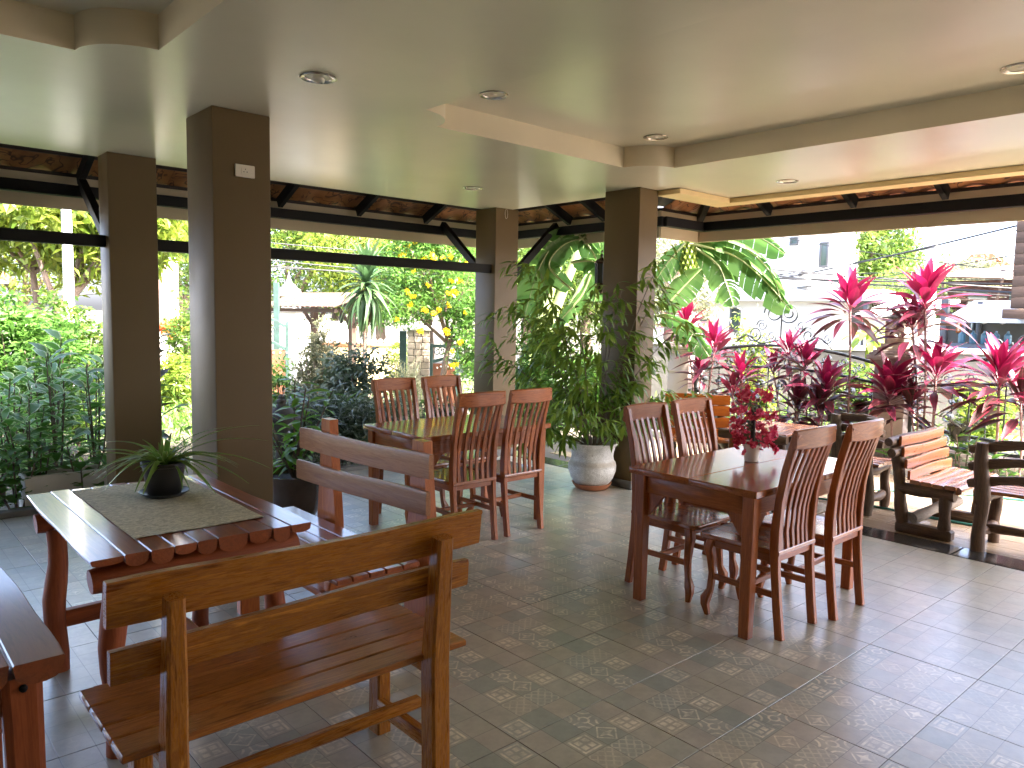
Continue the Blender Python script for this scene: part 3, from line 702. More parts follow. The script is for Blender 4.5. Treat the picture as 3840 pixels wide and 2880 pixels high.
# ---------------------------------------------------------------- rustic log furniture on the porch
LG,OS,SW=M['log'],M['os'],M['sw'];M['logp']=[wood('grey_brown_log_%d'%i,(.05,.035,.025),(.20,.15,.10),i,.6,0,1.2) for i in range(3)]
def slatcurve(p0,p1,h,th,mat,parent,name='back_slat'): return part(name,board(p0,p1,h,th,random.randint(0,99)),mat,parent)
t=thing('log_chair',(0,0,0),0,'rustic log chair with four bright orange back slats beside the porch step','chair','rustic log seats on the porch')
for x in (5.70,6.38):
    part('leg',wlog((x,2.13,.05),(x,2.21,.66),.042,int(x*10),a=.008),LG[2],t)
    part('leg',wlog((x,1.86,.05),(x,1.86,.32),.040,int(x*10)+1,a=.006),LG[2],t)
    part('base_runner',B(x-.045,x+.045,1.80,2.17,0,.075,.012),LG[1],t)
    part('seat_bearer',wlog((x,1.80,.318),(x,2.18,.318),.045,int(x*10)+2,a=.004),LG[1],t)
for i in range(4):
    z=.652-i*.076;y=2.165-i*.024
    part('back_slat',board((5.655,y,z),(6.46,y,z+.004),.070,.020,i+3),OS[0],t)
    if i<2: part('back_log',wlog((5.575,y+.048,z-.002),(6.44,y+.048,z-.002),.036,i+70,a=.004),LG[0],t)
for i in range(4):
    part('seat_slat',board((5.665,2.055-i*.076,.372),(6.45,2.055-i*.076,.372),.03,.073,i+13),SW[0],t)
part('seat_front_log',wlog((5.70,1.79,.355),(6.46,1.79,.355),.034,88,a=.004),SW[0],t)
part('stretcher_log',wlog((5.68,2.06,.115),(6.20,1.93,.19),.040,91,a=.01),M['pale'][0],t)
def logchair(label,x,y,rz,wd=.66,slats=None,hz=.80,seatw=.36,posts=None,n=3,arms=False,arch=.018):
    # local: back along x at y=0, seat toward +y
    t=thing('log_chair',(x,y,0),R(rz),label,'chair','rustic log seats on the porch');a=wd/2
    for s in (-1,1):
        part('leg',wlog((s*(a-.06),0,0),(s*(a-.05),-.02,hz),.043,int(99*x)+s,a=.012),posts or LG[2],t)
        part('leg',wlog((s*(a-.06),seatw-.04,0),(s*(a-.06),seatw-.04,.36),.038,int(99*x)+5+s,a=.008),LG[2],t)
        part('seat_bearer',wlog((s*(a-.06),-.04,.345),(s*(a-.06),seatw+.02,.345),.036,int(9*x)+s,a=.004),LG[1],t)
        part('side_stretcher',wlog((s*(a-.06),0,.12),(s*(a-.06),seatw-.04,.13),.032,int(7*x)+s,a=.008),LG[1],t)
    for i in range(n):
        z=hz-.035-i*(.108 if slats else (.115 if arch>.03 else .085))
        if slats: part('back_slat',board((-a,.045,z),(a,.045,z),.094,.022,i+int(x*7)),slats,t)
        else:
            pts=[(-a-.03+(wd+.06)*k/8,.02,z+arch*math.sin(PI*k/8)-.5*max(arch-.02,0)) for k in range(9)]
            part('back_rail_log',MB().sweep(pts,[(.045,.052)]+[(.055,.062+.010*math.sin(k*1.9+i))for k in range(7)]+[(.045,.05)],c=.022),LG[0],t)
    for i in range(4): part('seat_slat',board((-a+.0,.07+i*.085,.395),(a,.07+i*.085,.395),.028,.080,i),SW[0],t)
    part('cross_stretcher',wlog((-a+.06,.16,.13),(a-.06,.16,.13),.03,int(5*x),a=.01),LG[0],t)
    return t
logchair('dark rustic log chair with curved log back rails at the right edge of the picture',5.62,1.33,-90,.70,hz=.725,arch=.07)
logchair('dark log armchair with a weathered post, just behind the right table chairs',5.96,2.63,-90,.38,hz=.765,posts=M['logp'][2])
kt=logchair('orange slatted log bench in the background between the potted shrub and crimson flowers',6.08,4.18,132,.60,slats=OS[0],hz=.78,n=4)
t=thing('log_table',(6.08,3.40,0),R(8),'low rustic log table with sunlit plank top behind the crimson flowers','table')
for i in range(5): part('plank',B(-.38,.38,-.27+i*.108,-.27+i*.108+.105,.535,.57,.006),SW[0],t)
part('edge_log',wlog((-.40,-.29,.53),(-.40,.29,.53),.04,15,a=.004),LG[1],t)
part('edge_log',wlog((-.36,-.30,.535),(.40,-.30,.535),.032,16,a=.004),LG[0],t)
for sx in(-1,1):
    for sy in(-1,1): part('leg',wlog((sx*.31,sy*.2,0),(sx*.31,sy*.2,.53),.042,sx+sy+30),OS[2] if sx*sy<0 else LG[2],t)
hp=[Vector(q) for q in ((5.75,3.6,.012),(6.3,3.2,.012),(6.82,2.88,.012),(6.985,2.68,.012),(7.2,2.4,.012),(7.42,2.1,.012),(7.6,1.3,.012),(7.5,.3,.012))]
def smooth(pts,k=5):
    out=[]
    for i in range(len(pts)-1):
        p0=pts[max(i-1,0)];p1=pts[i];p2=pts[i+1];p3=pts[min(i+2,len(pts)-1)]
        for j in range(k):
            t_=j/k;out.append(.5*((2*p1)+(p2-p0)*t_+(2*p0-5*p1+4*p2-p3)*t_**2+(3*p1-p0-3*p2+p3)*t_**3))
    return out+[pts[-1]]
tag(part('garden_hose',MB().tube(smooth(hp),.010,6),M['greenhose'],None),'thin green garden hose lying across the porch floor near the garden bed','hose','green hoses on the porch')
hp=[Vector(q) for q in ((6.0,3.3,.012),(6.22,2.75,.012),(6.25,2.4,.012),(6.24,2.1,.012),(6.30,1.6,.012),(6.45,.9,.012),(6.4,.1,.012))]
tag(part('garden_hose',MB().tube(smooth(hp),.010,6),M['greenhose'],None),'green garden hose running on the porch floor under the orange slatted log chair','hose','green hoses on the porch')
# ================================================================ plants
def eul(yaw,pitch,roll=0):
    # leaf lies along +X, normal +Z; pitch>0 points up
    return (Matrix.Rotation(yaw,3,'Z')@Matrix.Rotation(-pitch,3,'Y')@Matrix.Rotation(roll,3,'X'))
def leafdata(L,W,droop=.2,fold=.2,seg=5,pet=0,a=.8,b=.75,wav=0,curl=0):
    V=[];Fc=[];UV=[];n=seg
    if pet>0:
        for s in (-1,0,1): V.append((0,s*.004,0 if s else -.003));UV.append((0,.5+s*.5))
    for i in range(n+1):
        f=i/n;w_=max(W/2*math.sin(PI*min(max(f,.02),.985)**a)**b,.0008)
        x=pet+f*L;dr=-droop*L*(f+pet/L)**2;x-=droop*droop*L*.5*f**2
        for s in (-1,0,1):
            V.append((x,s*w_*math.cos(fold),dr+abs(s)*w_*math.sin(fold)+(wav*W*math.sin(f*9+s*2) if s else 0)));UV.append((f,.5+s*.5))
    rows=len(V)//3
    for i in range(rows-1):
        q=i*3;Fc+=[(q,q+3,q+4,q+1),(q+1,q+4,q+5,q+2)]
    return np.array(V),np.array(Fc),np.array(UV)
def leafmesh(name,mat,d):
    mb=MB();mb.v=[tuple(p) for p in d[0]];mb.f=[tuple(int(i) for i in f) for f in d[1]];mb.uv=d[2];me=mb.mesh(name,mat,True,180);return me
def bake(name,mat,d,pos,rot,sc):
    V,Fc,UV=d;N=len(pos);k=len(V)
    W_=np.einsum('nij,kj->nki',rot,V)*np.asarray(sc)[:,None,None]+np.asarray(pos)[:,None,:]
    me=bpy.data.meshes.new(name);q=Fc.shape[1];FF=(Fc[None]+np.arange(N)[:,None,None]*k).reshape(-1,q)
    me.vertices.add(N*k);me.vertices.foreach_set('co',W_.reshape(-1).astype(np.float32))
    me.loops.add(FF.size);me.loops.foreach_set('vertex_index',FF.reshape(-1).astype(np.int32))
    me.polygons.add(len(FF));me.polygons.foreach_set('loop_start',(np.arange(len(FF))*q).astype(np.int32))
    l=me.uv_layers.new(name='UVMap');me.update(calc_edges=True);me.materials.append(mat)
    l=me.uv_layers[0];l.data.foreach_set('uv',np.tile(UV[Fc.reshape(-1)].reshape(-1),N).astype(np.float32))
    return me
def rots(yaw,pitch,roll):
    cy,sy,cp,sp,cr,sr=np.cos(yaw),np.sin(yaw),np.cos(-pitch),np.sin(-pitch),np.cos(roll),np.sin(roll);z=np.zeros_like(cy);o=z+1
    def st(a): return np.stack([np.stack(r,-1) for r in a],-2)
    A=st([[cy,-sy,z],[sy,cy,z],[z,z,o]]);B_=st([[cp,z,sp],[z,o,z],[-sp,z,cp]]);C_=st([[o,z,z],[z,cr,-sr],[z,sr,cr]])
    return A@B_@C_
def small(L,W,fold=.0): 
    return (np.array([(0,0,0),(L*.45,-W/2,.06*L),(L,0,-.12*L),(L*.45,W/2,.06*L)]),np.array([(0,1,2,3)]),np.array([(0,.5),(.5,0),(1,.5),(.5,1)]))
def cloud(name,mat,blobs,n,L,W,parent=None,cl=26,spread=.16,down=-.3,loc=(0,0,0),shell=.45):
    vol=np.array([b[3]*b[4]*b[5] for b in blobs])**.7;vol/=vol.sum();P=[]
    for b_,v_ in zip(blobs,vol):
        m_=max(int(n*v_/cl),1);d=RNG.normal(size=(m_,3));d/=np.linalg.norm(d,axis=1)[:,None];r=shell+(1.06-shell)*RNG.random(m_)**.6
        c=np.array(b_[:3])+d*r[:,None]*np.array(b_[3:6]);s=spread*RNG.uniform(.5,1.5,m_)
        P.append(np.repeat(c,cl,0)+RNG.normal(size=(m_*cl,3))*np.repeat(s,cl)[:,None]*np.array([1,1,.6]))
    P=np.concatenate(P);N=len(P)
    rt=rots(RNG.uniform(0,2*PI,N),RNG.normal(down,.55,N),RNG.normal(0,.7,N))
    return link(name,bake(name,mat,small(L,W),P,rt,RNG.uniform(.6,1.3,N)),parent,loc)
def tree(label,base,blobs,n,L,W,mat,tr=.1,th=None,group=None,cl=26,spread=.16,limbs=5,name='tree',cat='tree',lean=(0,0),down=-.3,trunkmat=None,shell=.45,nt_=0):
    t=thing(name,base,0,label,cat,group)
    th=th or (min(b_[2] for b_ in blobs));tm_=trunkmat or M['bark']
    top=Vector((lean[0],lean[1],th))
    part('trunk',MB().tube([(0,0,-.1),(lean[0]*.3+.05*tr,lean[1]*.3,th*.35),(lean[0]*.7-.3*tr,lean[1]*.7,th*.7),top],[tr*1.15,tr,tr*.85,tr*.7],10,wob=.06),tm_,t)
    for i in range(limbs):
        b_=blobs[i%len(blobs)];a=random.uniform(0,2*PI);q=Vector((b_[0]+b_[3]*.6*math.cos(a),b_[1]+b_[4]*.6*math.sin(a),b_[2]+b_[5]*random.uniform(-.1,.6)))
        mid=top.lerp(q,.5)+Vector((random.uniform(-.1,.1),random.uniform(-.1,.1),.12))*b_[5]
        part('limb',MB().tube([top*.9,mid,q],[tr*.6,tr*.38,tr*.12],7),tm_,t)
    cloud('crown',mat,blobs,n,L,W,t,cl,spread,down,shell=shell);return t

# --- variegated hedge along the left edge of the terrace
LV=[leafmesh('leaf',M['leafvar'],leafdata(.16,.078,.35,.25,6,pet=.015,wav=.03)),leafmesh('leaf',M['leafvar'],leafdata(.13,.065,.15,.2,6,pet=.012,wav=.05))]
LGn=[leafmesh('leaf',M['leaf'],leafdata(.13,.068,.25,.2,6,pet=.012,wav=.10)),leafmesh('leaf',M['leaf'],leafdata(.10,.045,.1,.2,6,pet=.012,wav=.10))]
def leafy(label,x,y,z0,h,stems,spread,leaves,per,meshes,group=None,name='leafy_plant',cat='plant',cols=None,sc=(.8,1.3),pitch=(.1,.7),start=.25):
    t=thing(name,(x,y,z0),0,label,cat,group)
    for s in range(stems):
        a=2*PI*s/stems+random.uniform(-.4,.4);hh=h*random.uniform(.75,1.0);r=spread*random.uniform(.3,1)
        P=[Vector((0,0,0)),Vector((math.cos(a)*r*.5,math.sin(a)*r*.5,hh*.5)),Vector((math.cos(a)*r,math.sin(a)*r,hh))]
        C_=smooth(P,4);part('stem',MB().tube(C_,[.009-.005*i/len(C_) for i in range(len(C_))],5),M['bark'],t)
        for k in range(per):
            f=start+(1-start)*(k+.5)/per;i=min(int(f*(len(C_)-1)),len(C_)-2);q=C_[i].lerp(C_[i+1],f*(len(C_)-1)-i)
            yw=k*2.4+random.uniform(-.3,.3);pt=pitch[0]+(pitch[1]-pitch[0])*f+random.uniform(-.25,.25)
            link('leaf',random.choice(meshes),t,q,eul(yw,pt,random.uniform(-.4,.4)).to_euler(),(random.uniform(*sc),)*3)
    return t
hl=['beside the far left column base','second from the far left column','behind the near end of the spider plant table','tallest, right of the gap with the orange pot','in the middle of the hedge','at the left picture edge','left end of the back row','in the back row, centre','in the back row next to the left column']
hp=[(1.60,6.85,1.15),(1.33,6.95,1.25),(1.10,6.80,.95),(1.36,7.35,1.36),(.98,7.25,1.05),(.72,6.85,1.02),(.80,7.6,1.15),(1.15,7.9,1.10),(1.72,7.5,1.15)]
for (x,y,h),l in zip(hp,hl): leafy('variegated cream edged hedge plant, '+l,x,y,-.12,h,5,.20,0,15,LV,'variegated hedge plants along the terrace')
ll=['leftmost in the picture','second from the left edge','below the tallest variegated one','beside the grey planter box','in front of the left column']
for i,(x,y) in enumerate(((.62,6.52),(.80,6.60),(.98,6.52),(1.12,6.62),(1.42,6.55))): leafy('low bright green serrated hedge plant, '+ll[i],x,y,-.12,.58,4,.22,0,10,LGn,'low green hedge plants')
tp=thing('planter_trough',(1.30,6.62,-.12),0,'grey concrete planter trough in the hedge left of the far left column','planter')
for q in ((-.28,.28,-.12,-.09),(-.28,.28,.09,.12),(-.28,-.25,-.089,.089),(.25,.28,-.089,.089)): part('side_panel',B(q[0],q[1],q[2],q[3],0,.36,.006),M['offwhite'],tp)
part('soil',B(-.249,.249,-.089,.089,0,.31,.002),M['soil'],tp)
LR=[leafmesh('leaf',foliage('maroon_green_leaves',[(.03,.018,.012),(.05,.06,.015),(.06,.12,.02)],.3),leafdata(.14,.06,.2,.2,6,pet=.015))]
leafy('bushy plant with maroon and green leaves between the two left columns',2.05,6.95,-.12,1.42,4,.16,0,14,LR)
LB=[leafmesh('leaf',M['leaf'],leafdata(.20,.11,.3,.2,6,pet=.03,wav=.04))]
leafy('plant with large glossy leaves right behind the spider plant, between the left columns',1.92,6.60,-.12,1.05,3,.14,0,7,LB,sc=(.8,1.3))
# --- plant in a brown bowl pot beside the big left column
t=thing('brown_pot',(2.47,5.12,0),0,'shiny dark brown bowl pot on the floor behind the brown bench','pot')
part('bowl',MB().lathe([(.10,0),(.15,.01),(.19,.08),(.20,.16),(.225,.26),(.255,.315),(.262,.335),(.245,.335),(.21,.28),(.19,.26)],36),M['darkpot'],t)
part('soil',MB().lathe([(.205,.285),(.1,.29),(.001,.29)],20),M['soil'],t)
LQ=[leafmesh('leaf',foliage('bright_glossy_leaves',[(.07,.19,.015),(.12,.28,.03),(.20,.38,.06)],.45,.35),leafdata(.15,.058,.3,.2,6,pet=.02,wav=.03))]
leafy('bright green glossy potted plant growing from the brown bowl pot',2.47,5.12,.28,.78,7,.42,0,15,LQ,sc=(.7,1.2),pitch=(-.2,.3),start=.15)

# --- big grey urn and its shrub
t=thing('urn_pot',(4.93,4.44,0),0,'big crackled grey urn standing on a terracotta saucer by the right column','pot')
part('urn',MB().lathe([(.001,.035),(.115,.035),(.15,.05),(.185,.10),(.207,.16),(.21,.205),(.203,.238),(.197,.243),(.188,.255),(.182,.29),(.186,.33),(.20,.375),(.222,.40),(.224,.412),(.205,.412),(.185,.39),(.175,.36)],48),M['pot'],t)
part('soil',MB().lathe([(.178,.365),(.09,.375),(.001,.375)],24),M['soil'],t)
tag(part('pot_saucer',MB().lathe([(.001,0),(.125,0),(.145,.012),(.172,.05),(.176,.056),(.168,.056),(.15,.036),(.12,.034),(.001,.034)],48),M['terracotta'],None,(4.93,4.44,0)),'round terracotta saucer under the big grey urn','saucer')
t=thing('potted_shrub',(4.93,4.44,.37),0,'big bushy shrub with drooping narrow leaflets growing out of the grey urn','shrub')
bd=leafdata(.112,.027,.3,.15,4,pet=.008,a=.75);bm=leafmesh('leaflet',M['bam'],bd);PL=[]
rnd=random.Random(5)
def inside_col(p): 
    X,Y,Z=p[0]+4.93,p[1]+4.44,p[2]
    return 5.13<X<5.42 and 4.16<Y<4.60
def frond(P0,dirv,L,droop,n,thick=.004,par=None):
    C_=[];p=Vector(P0);d=Vector(dirv).normalized()
    for i in range(12): C_.append(p.copy());p=p+d*L/11;d=(d+Vector((0,0,-droop/11))).normalized()
    if inside_col(C_[-1]) or inside_col(C_[6]): return
    part('stem',MB().tube(C_,[thick*(1-.6*i/11) for i in range(12)],5),M['bark'] if thick>.005 else M['bananast'],par)
    return C_
for s in range(28):
    a=2*PI*s/28+rnd.uniform(-.15,.15);el=rnd.choice([1.35,1.2,1.0,.75,.5]);L=.5+1.15*(el/1.35)**2*rnd.uniform(.7,1.0)
    ex=1.0
    C_=frond((.05*math.cos(a),.05*math.sin(a),0),(math.cos(a)*math.cos(el),math.sin(a)*math.cos(el),math.sin(el)),L,.55+.35*rnd.random(),0,.007,t)
    if not C_: continue
    for j in range(3,12):
        for q in range(2):
            sa=a+rnd.uniform(-1.6,1.6);se=rnd.uniform(.05,1.05);Ls=rnd.uniform(.18,.38);base=C_[j]
            d=Vector((math.cos(sa)*math.cos(se),math.sin(sa)*math.cos(se),math.sin(se)));pp=base.copy();prev=pp.copy();pts=[pp.copy()]
            m_=int(Ls/.036)
            for k in range(m_):
                pp=pp+d*.036;d=(d+Vector((0,0,-.055))).normalized();pts.append(pp.copy())
                if inside_col(pp+d*.03): break
                yaw=math.atan2(d.y,d.x)+(.75 if k%2 else -.75)+rnd.uniform(-.25,.25);PL.append((pp.copy(),yaw,rnd.uniform(-.65,.35),rnd.uniform(-.5,.5),rnd.uniform(.75,1.25)))
            PL.append((pp.copy(),math.atan2(d.y,d.x),-.7,0,1.1))
PL=[q for q in PL if q[0].z>.10 or q[0].xy.length>.30];rnd.shuffle(PL);PL.sort(key=lambda q:(q[0].x*.74+q[0].y*.67) if rnd.random()<.8 else -9)
# a few tall fronds reaching to the right in front of the column
for q in PL[:290]: link('leaflet',bm,t,q[0],eul(q[1],q[2],q[3]).to_euler(),(q[4],)*3)
q_=PL[290:];o=link('leaflet_mass',bake('leaflet_mass',M['bam'],bd,[tuple(q[0]) for q in q_],rots(*[np.array([q[i] for q in q_]) for i in (1,2,3)]),[q[4] for q in q_]),t);o['kind']='stuff'
print('leaflets',len(PL))

# --- spider plant on the plank table
px_=(1.012,3.29)
t=thing('plant_saucer',(px_[0],px_[1],.7255),0,'round black plastic saucer on the beige runner','saucer')
part('dish',MB().lathe([(.001,0),(.074,0),(.092,.012),(.098,.016),(.098,.019),(.090,.017),(.072,.005),(.001,.005)],40),M['darkplastic'],t)
t=thing('plant_pot',(px_[0],px_[1],.7315),0,'black plastic pot of the spider plant on the plank table','pot')
part('pot_body',MB().lathe([(.001,0),(.060,0),(.064,.004),(.083,.118),(.088,.120),(.089,.134),(.084,.136),(.080,.130),(.078,.11)],40),M['darkplastic'],t)
part('soil',MB().lathe([(.078,.115),(.03,.12),(.001,.12)],20),M['soil'],t)
t=thing('spider_plant',(px_[0],px_[1],.845),0,'spider plant with long arching striped leaves in the black pot','plant')
SM=[leafmesh('leaf',M['spider'],leafdata(L,w_,dr,.35,12,a=.45,b=.5)) for L,w_,dr in ((.30,.026,.75),(.24,.024,.9),(.17,.020,.5),(.40,.022,.5))]
for i in range(58):
    a=i*2.4;el=rnd.choice([1.3,1.1,.9,.75,.6,.5]);link('leaf',SM[rnd.choice([0,0,1,1,2,2])],t,(.02*math.cos(a),.02*math.sin(a),rnd.uniform(0,.02)),eul(a+rnd.uniform(-.4,.4),el,rnd.uniform(-.3,.3)).to_euler(),(rnd.uniform(.6,1.05),)*3)
for a,el in ((2.35,.55),(2.15,.30),(-.55,.75),(-.75,.5),(3.0,.6),(-.3,.9),(-.9,.35)):
    link('leaf',SM[3],t,(.02*math.cos(a),.02*math.sin(a),.01),eul(a,el,0).to_euler(),(rnd.uniform(.85,1.1),)*3)

# --- crimson artificial flowers in a white pot
p=atz(2560+458*.57866,960+1340*.57866,.716);fx,fy=p.x+.03,p.y+.03
t=thing('white_flower_pot',(fx,fy,.717),0,'small white plastic pot on the right dining table','pot')
part('pot_body',MB().lathe([(.001,.001),(.036,.001),(.038,.003),(.045,.078),(.049,.080),(.050,.098),(.047,.098),(.044,.09)],36),M['whiteplastic'],t)
part('filling',MB().lathe([(.044,.085),(.001,.09)],16),M['soil'],t)
t=thing('artificial_flowers',(fx,fy,.80),0,'tiered crimson artificial orchids on a black pole in the white pot','flowers')
part('pole',MB().tube([(0,0,0),(.001,0,.11),(0,.001,.22)],.013,8),M['darkplastic'],t);part('pole',MB().tube([(.024,-.02,.17),(.024,-.02,.23)],.007,6),M['darkplastic'],t)
mb=MB();
for k in range(5):
    a=2*PI*k/5;c,s=math.cos(a),math.sin(a);pt=[(0,0,0),(.35,-.42,.12),(.8,-.42,.22),(1,0,.12),(.8,.42,.22),(.35,.42,.12)]
    mb.add([( (x*c-y*s)*.0135,(x*s+y*c)*.0135,z*.0135) for x,y,z in pt],[(0,1,2,3,4,5)])
mb.uv=np.zeros((len(mb.v),2));mb.ball((0,0,.003),.003,6,4);mb.uv=None
FM=mb.mesh('flower',M['petal'],False)
def fl_(x,y,z,s=1): link('flower',FM,t,(x,y,z),(rnd.uniform(-1.3,1.3),rnd.uniform(-1.3,1.3),rnd.uniform(0,6)),(s*1.45*rnd.uniform(.6,1.1),)*3)
tiers=[(.275,.095,72,.022),(.19,.13,74,.020),(.105,.13,66,.024),(.03,.105,42,.026)]
for z,r,n_,dz in tiers:
    for i in range(n_):
        a=rnd.uniform(0,2*PI);q=r*(.35+.65*rnd.random()**.5);fl_(q*math.cos(a),q*math.sin(a),z+rnd.gauss(0,dz)-(.25*(q-r*.6) if z<.25 else -.1*(q)))
for k in range(7):
    a=rnd.uniform(0,6.28);b0=Vector((.03*math.cos(a),.03*math.sin(a),.26));b1=Vector((.11*math.cos(a),.11*math.sin(a),.24))
for i in range(16): fl_(-.055+rnd.gauss(0,.012),.05+rnd.gauss(0,.012),.03+rnd.gauss(0,.014),1.2)
for i in range(18): f=i/17;fl_(.05+.06*f+rnd.gauss(0,.008),-.06-.03*f+rnd.gauss(0,.008),.06-.09*f+rnd.gauss(0,.008),1)
cloud('green_sprigs',M['leafdk'],[(0,0,.23,.05,.05,.02),(0,0,.02,.05,.05,.02),(0,0,.12,.06,.06,.02)],160,.035,.012,t,cl=8,spread=.012)

# --- cordylines along the fence
CD=[leafmesh('leaf',M['cordy'],leafdata(L,w_,dr,.28,8,pet=pe,a=.85,b=.9)) for L,w_,dr,pe in ((.28,.085,.15,.07),(.30,.080,.4,.09),(.23,.088,.08,.06),(.32,.080,.3,.10))]
def cordyline(label,u,v,X,size=1.0,n=20,old=.5,stems=None,tall=False):
    c=atx(u,v,X);bx,by=X-.02,c.y+random.uniform(-.06,.06)
    if stems: by=atx(stems[0],stems[1],X).y
    t=thing('cordyline_plant',(bx,by,-.12),0,label,'plant','pink and maroon cordylines by the fence')
    cr=Vector((c.x-bx,c.y-by,c.z+.12))
    part('stem',MB().tube(smooth([Vector((0,0,0)),Vector((cr.x*.4+.01,cr.y*.35-.02,cr.z*.5)),cr],5),.010*size,6,wob=.12),M['stemc'],t)
    n=int(n*1.8)
    for k in range(n):
        f=k/n;a=k*2.4+random.uniform(-.3,.3);el=1.48-1.5*f**.95+random.uniform(-.14,.14)
        o=link('leaf',CD[(0,2,1,3,0)[k%5] if f<.5 else (1,3)[k%2]],t,cr+Vector((0,0,.06-.20*f))*size,eul(a,el,random.uniform(-.4,.4)).to_euler(),(size*random.uniform(.85,1.12)*(.85 if f<.12 else 1),)*3)
        o['age']=min(1.,max(0.,old-.48+f*1.25+random.uniform(-.15,.15)))
M['stemc']=basic('cordyline_stem',(.22,.13,.12),.7,.3,30,.3)
z6=lambda x,y:(2560+x*.57866,960+y*.57866)
CL=[('tall single stem cordyline rising highest against the green tree',(1085,330),7.95,1.12,24,.35,(1065,1060)),
('tallest twin cordyline crown with vivid pink top, in front of the wooden house',(1570,300),7.95,1.2,26,.3,(1560,1110)),
('cordyline with bronze orange tinged leaves left of the tallest twin crown',(1490,480),8.0,1.05,20,.75,(1530,1110)),
('cordyline with broad pink leaves at shoulder height right of the second pillar',(1640,780),7.98,1.1,22,.35,(1600,1110)),
('large dense cordyline crown at the right with two bronze leaves in front',(2050,820),7.95,1.25,30,.3,(2020,1210)),
('dense crimson cordyline directly in front of the second pillar',(1340,900),7.95,1.15,30,.25,(1345,1330)),
('cordyline with bright pink centre between the twin chairs and the hanging pot',(925,880),7.95,1.1,24,.4,(870,1110)),
('cordyline leaning below the fence arch centre',(790,720),8.0,.95,18,.45,(800,1110)),
('cordyline whose tip touches the underside of the fence arch peak',(690,650),8.02,.9,16,.45,(740,1110)),
('cordyline behind the top of the crimson flowers',(590,760),8.02,.85,14,.6,(640,1110)),
('cordyline with upright bronze blade left of the crimson flowers',(380,800),8.0,.95,18,.5,(360,1110)),
('short cordyline with one bright pink bud left of the crimson flowers',(325,900),7.92,.85,16,.55,(330,1130)),
('cordyline with long narrow dark leaves beside the first pillar',(205,620),8.0,1.1,18,.45,(120,1130)),
('cordyline with pink tuft in front of the first pillar cap',(20,470),7.9,1.0,20,.4,(80,1130)),
('small cordyline low beside the first pillar',(105,770),7.95,.8,13,.5,(95,1130)),
('low maroon cordyline under the fence arch with drooping leaves',(740,1000),7.92,1.0,20,1.0,(745,1130)),
('low maroon cordyline with drooping leaves just left of the tall single stem',(880,1010),7.9,1.0,20,.95,(880,1130)),
('dark cordyline cut by the right picture edge',(2190,960),7.95,1.0,16,.85,(2190,1230)),
('low dark cordyline at the foot of the second pillar',(1480,980),8.0,.9,14,.95,(1500,1230))]
for l,(x,y),X,s,n_,old,st in CL:
    cordyline(l,*z6(x,y),X,s,n_,old,z6(*st))
# small pots and low plants in the porch bed
def smallpot(label,x,y,z,r,h,mat=None):
    t=thing('small_pot',(x,y,z),0,label,'pot');part('pot_body',MB().lathe([(.001,0),(r*.7,0),(r*.95,h*.9),(r*1.06,h*.92),(r*1.06,h),(r*.95,h),(r*.9,h*.9)],24),mat or M['darkplastic'],t);part('soil',MB().lathe([(r*.92,h*.9),(.001,h*.92)],14),M['soil'],t);return t
LK=[leafmesh('leaf',M['leafbrt'],leafdata(.085,.05,.3,.2,5,pet=.03))]
p=atx(*z6(1160,1040),8.12);smallpot('black pot hanging on the fence left of the second pillar',p.x,p.y,p.z-.0,.085,.15)
leafy('trailing bright green creeper in the hanging black pot on the fence',p.x,p.y,p.z+.12,.12,6,.16,0,6,LK,pitch=(-.6,.3),start=.1)
p=atx(*z6(1790,1200),8.05);smallpot('black pot on the fence plinth right of the orange slatted chair',p.x,p.y,p.z,.10,.16)
leafy('ferny trailing plant in the black pot behind the orange slatted chair',p.x,p.y,p.z+.13,.08,8,.2,0,8,[leafmesh('leaf',M['leafolive'],leafdata(.06,.03,.4,.2,4,pet=.02))],pitch=(-.9,.2),start=.1)
LP=[leafmesh('leaf',M['leaf'],leafdata(.15,.055,.3,.2,5,pet=.02))];LPB=[leafmesh('leaf',M['leafbrt'],leafdata(.10,.05,.25,.2,5,pet=.02))]
for i,(x,y,h,ms,l) in enumerate([(1330,1400,.22,LP,'low green plant at the foot of the second pillar'),(1790,1350,.30,LPB,'yellow green bedding plant just right of the orange slatted chair'),(1830,1250,.55,LP,'taller green bedding plant right of the orange slatted chair'),(2120,1480,.25,LP,'low green plant seen through the dark log chair'),(950,1230,.35,LP,'green plant seen between the two near right table chairs'),(2010,1400,.3,LP,'low green plant behind the dark log chair rails')]):
    p=atx(*z6(x,y),7.97);leafy(l,7.97,p.y,-.12,h+.12,4,.15,0,8,ms,start=.2)
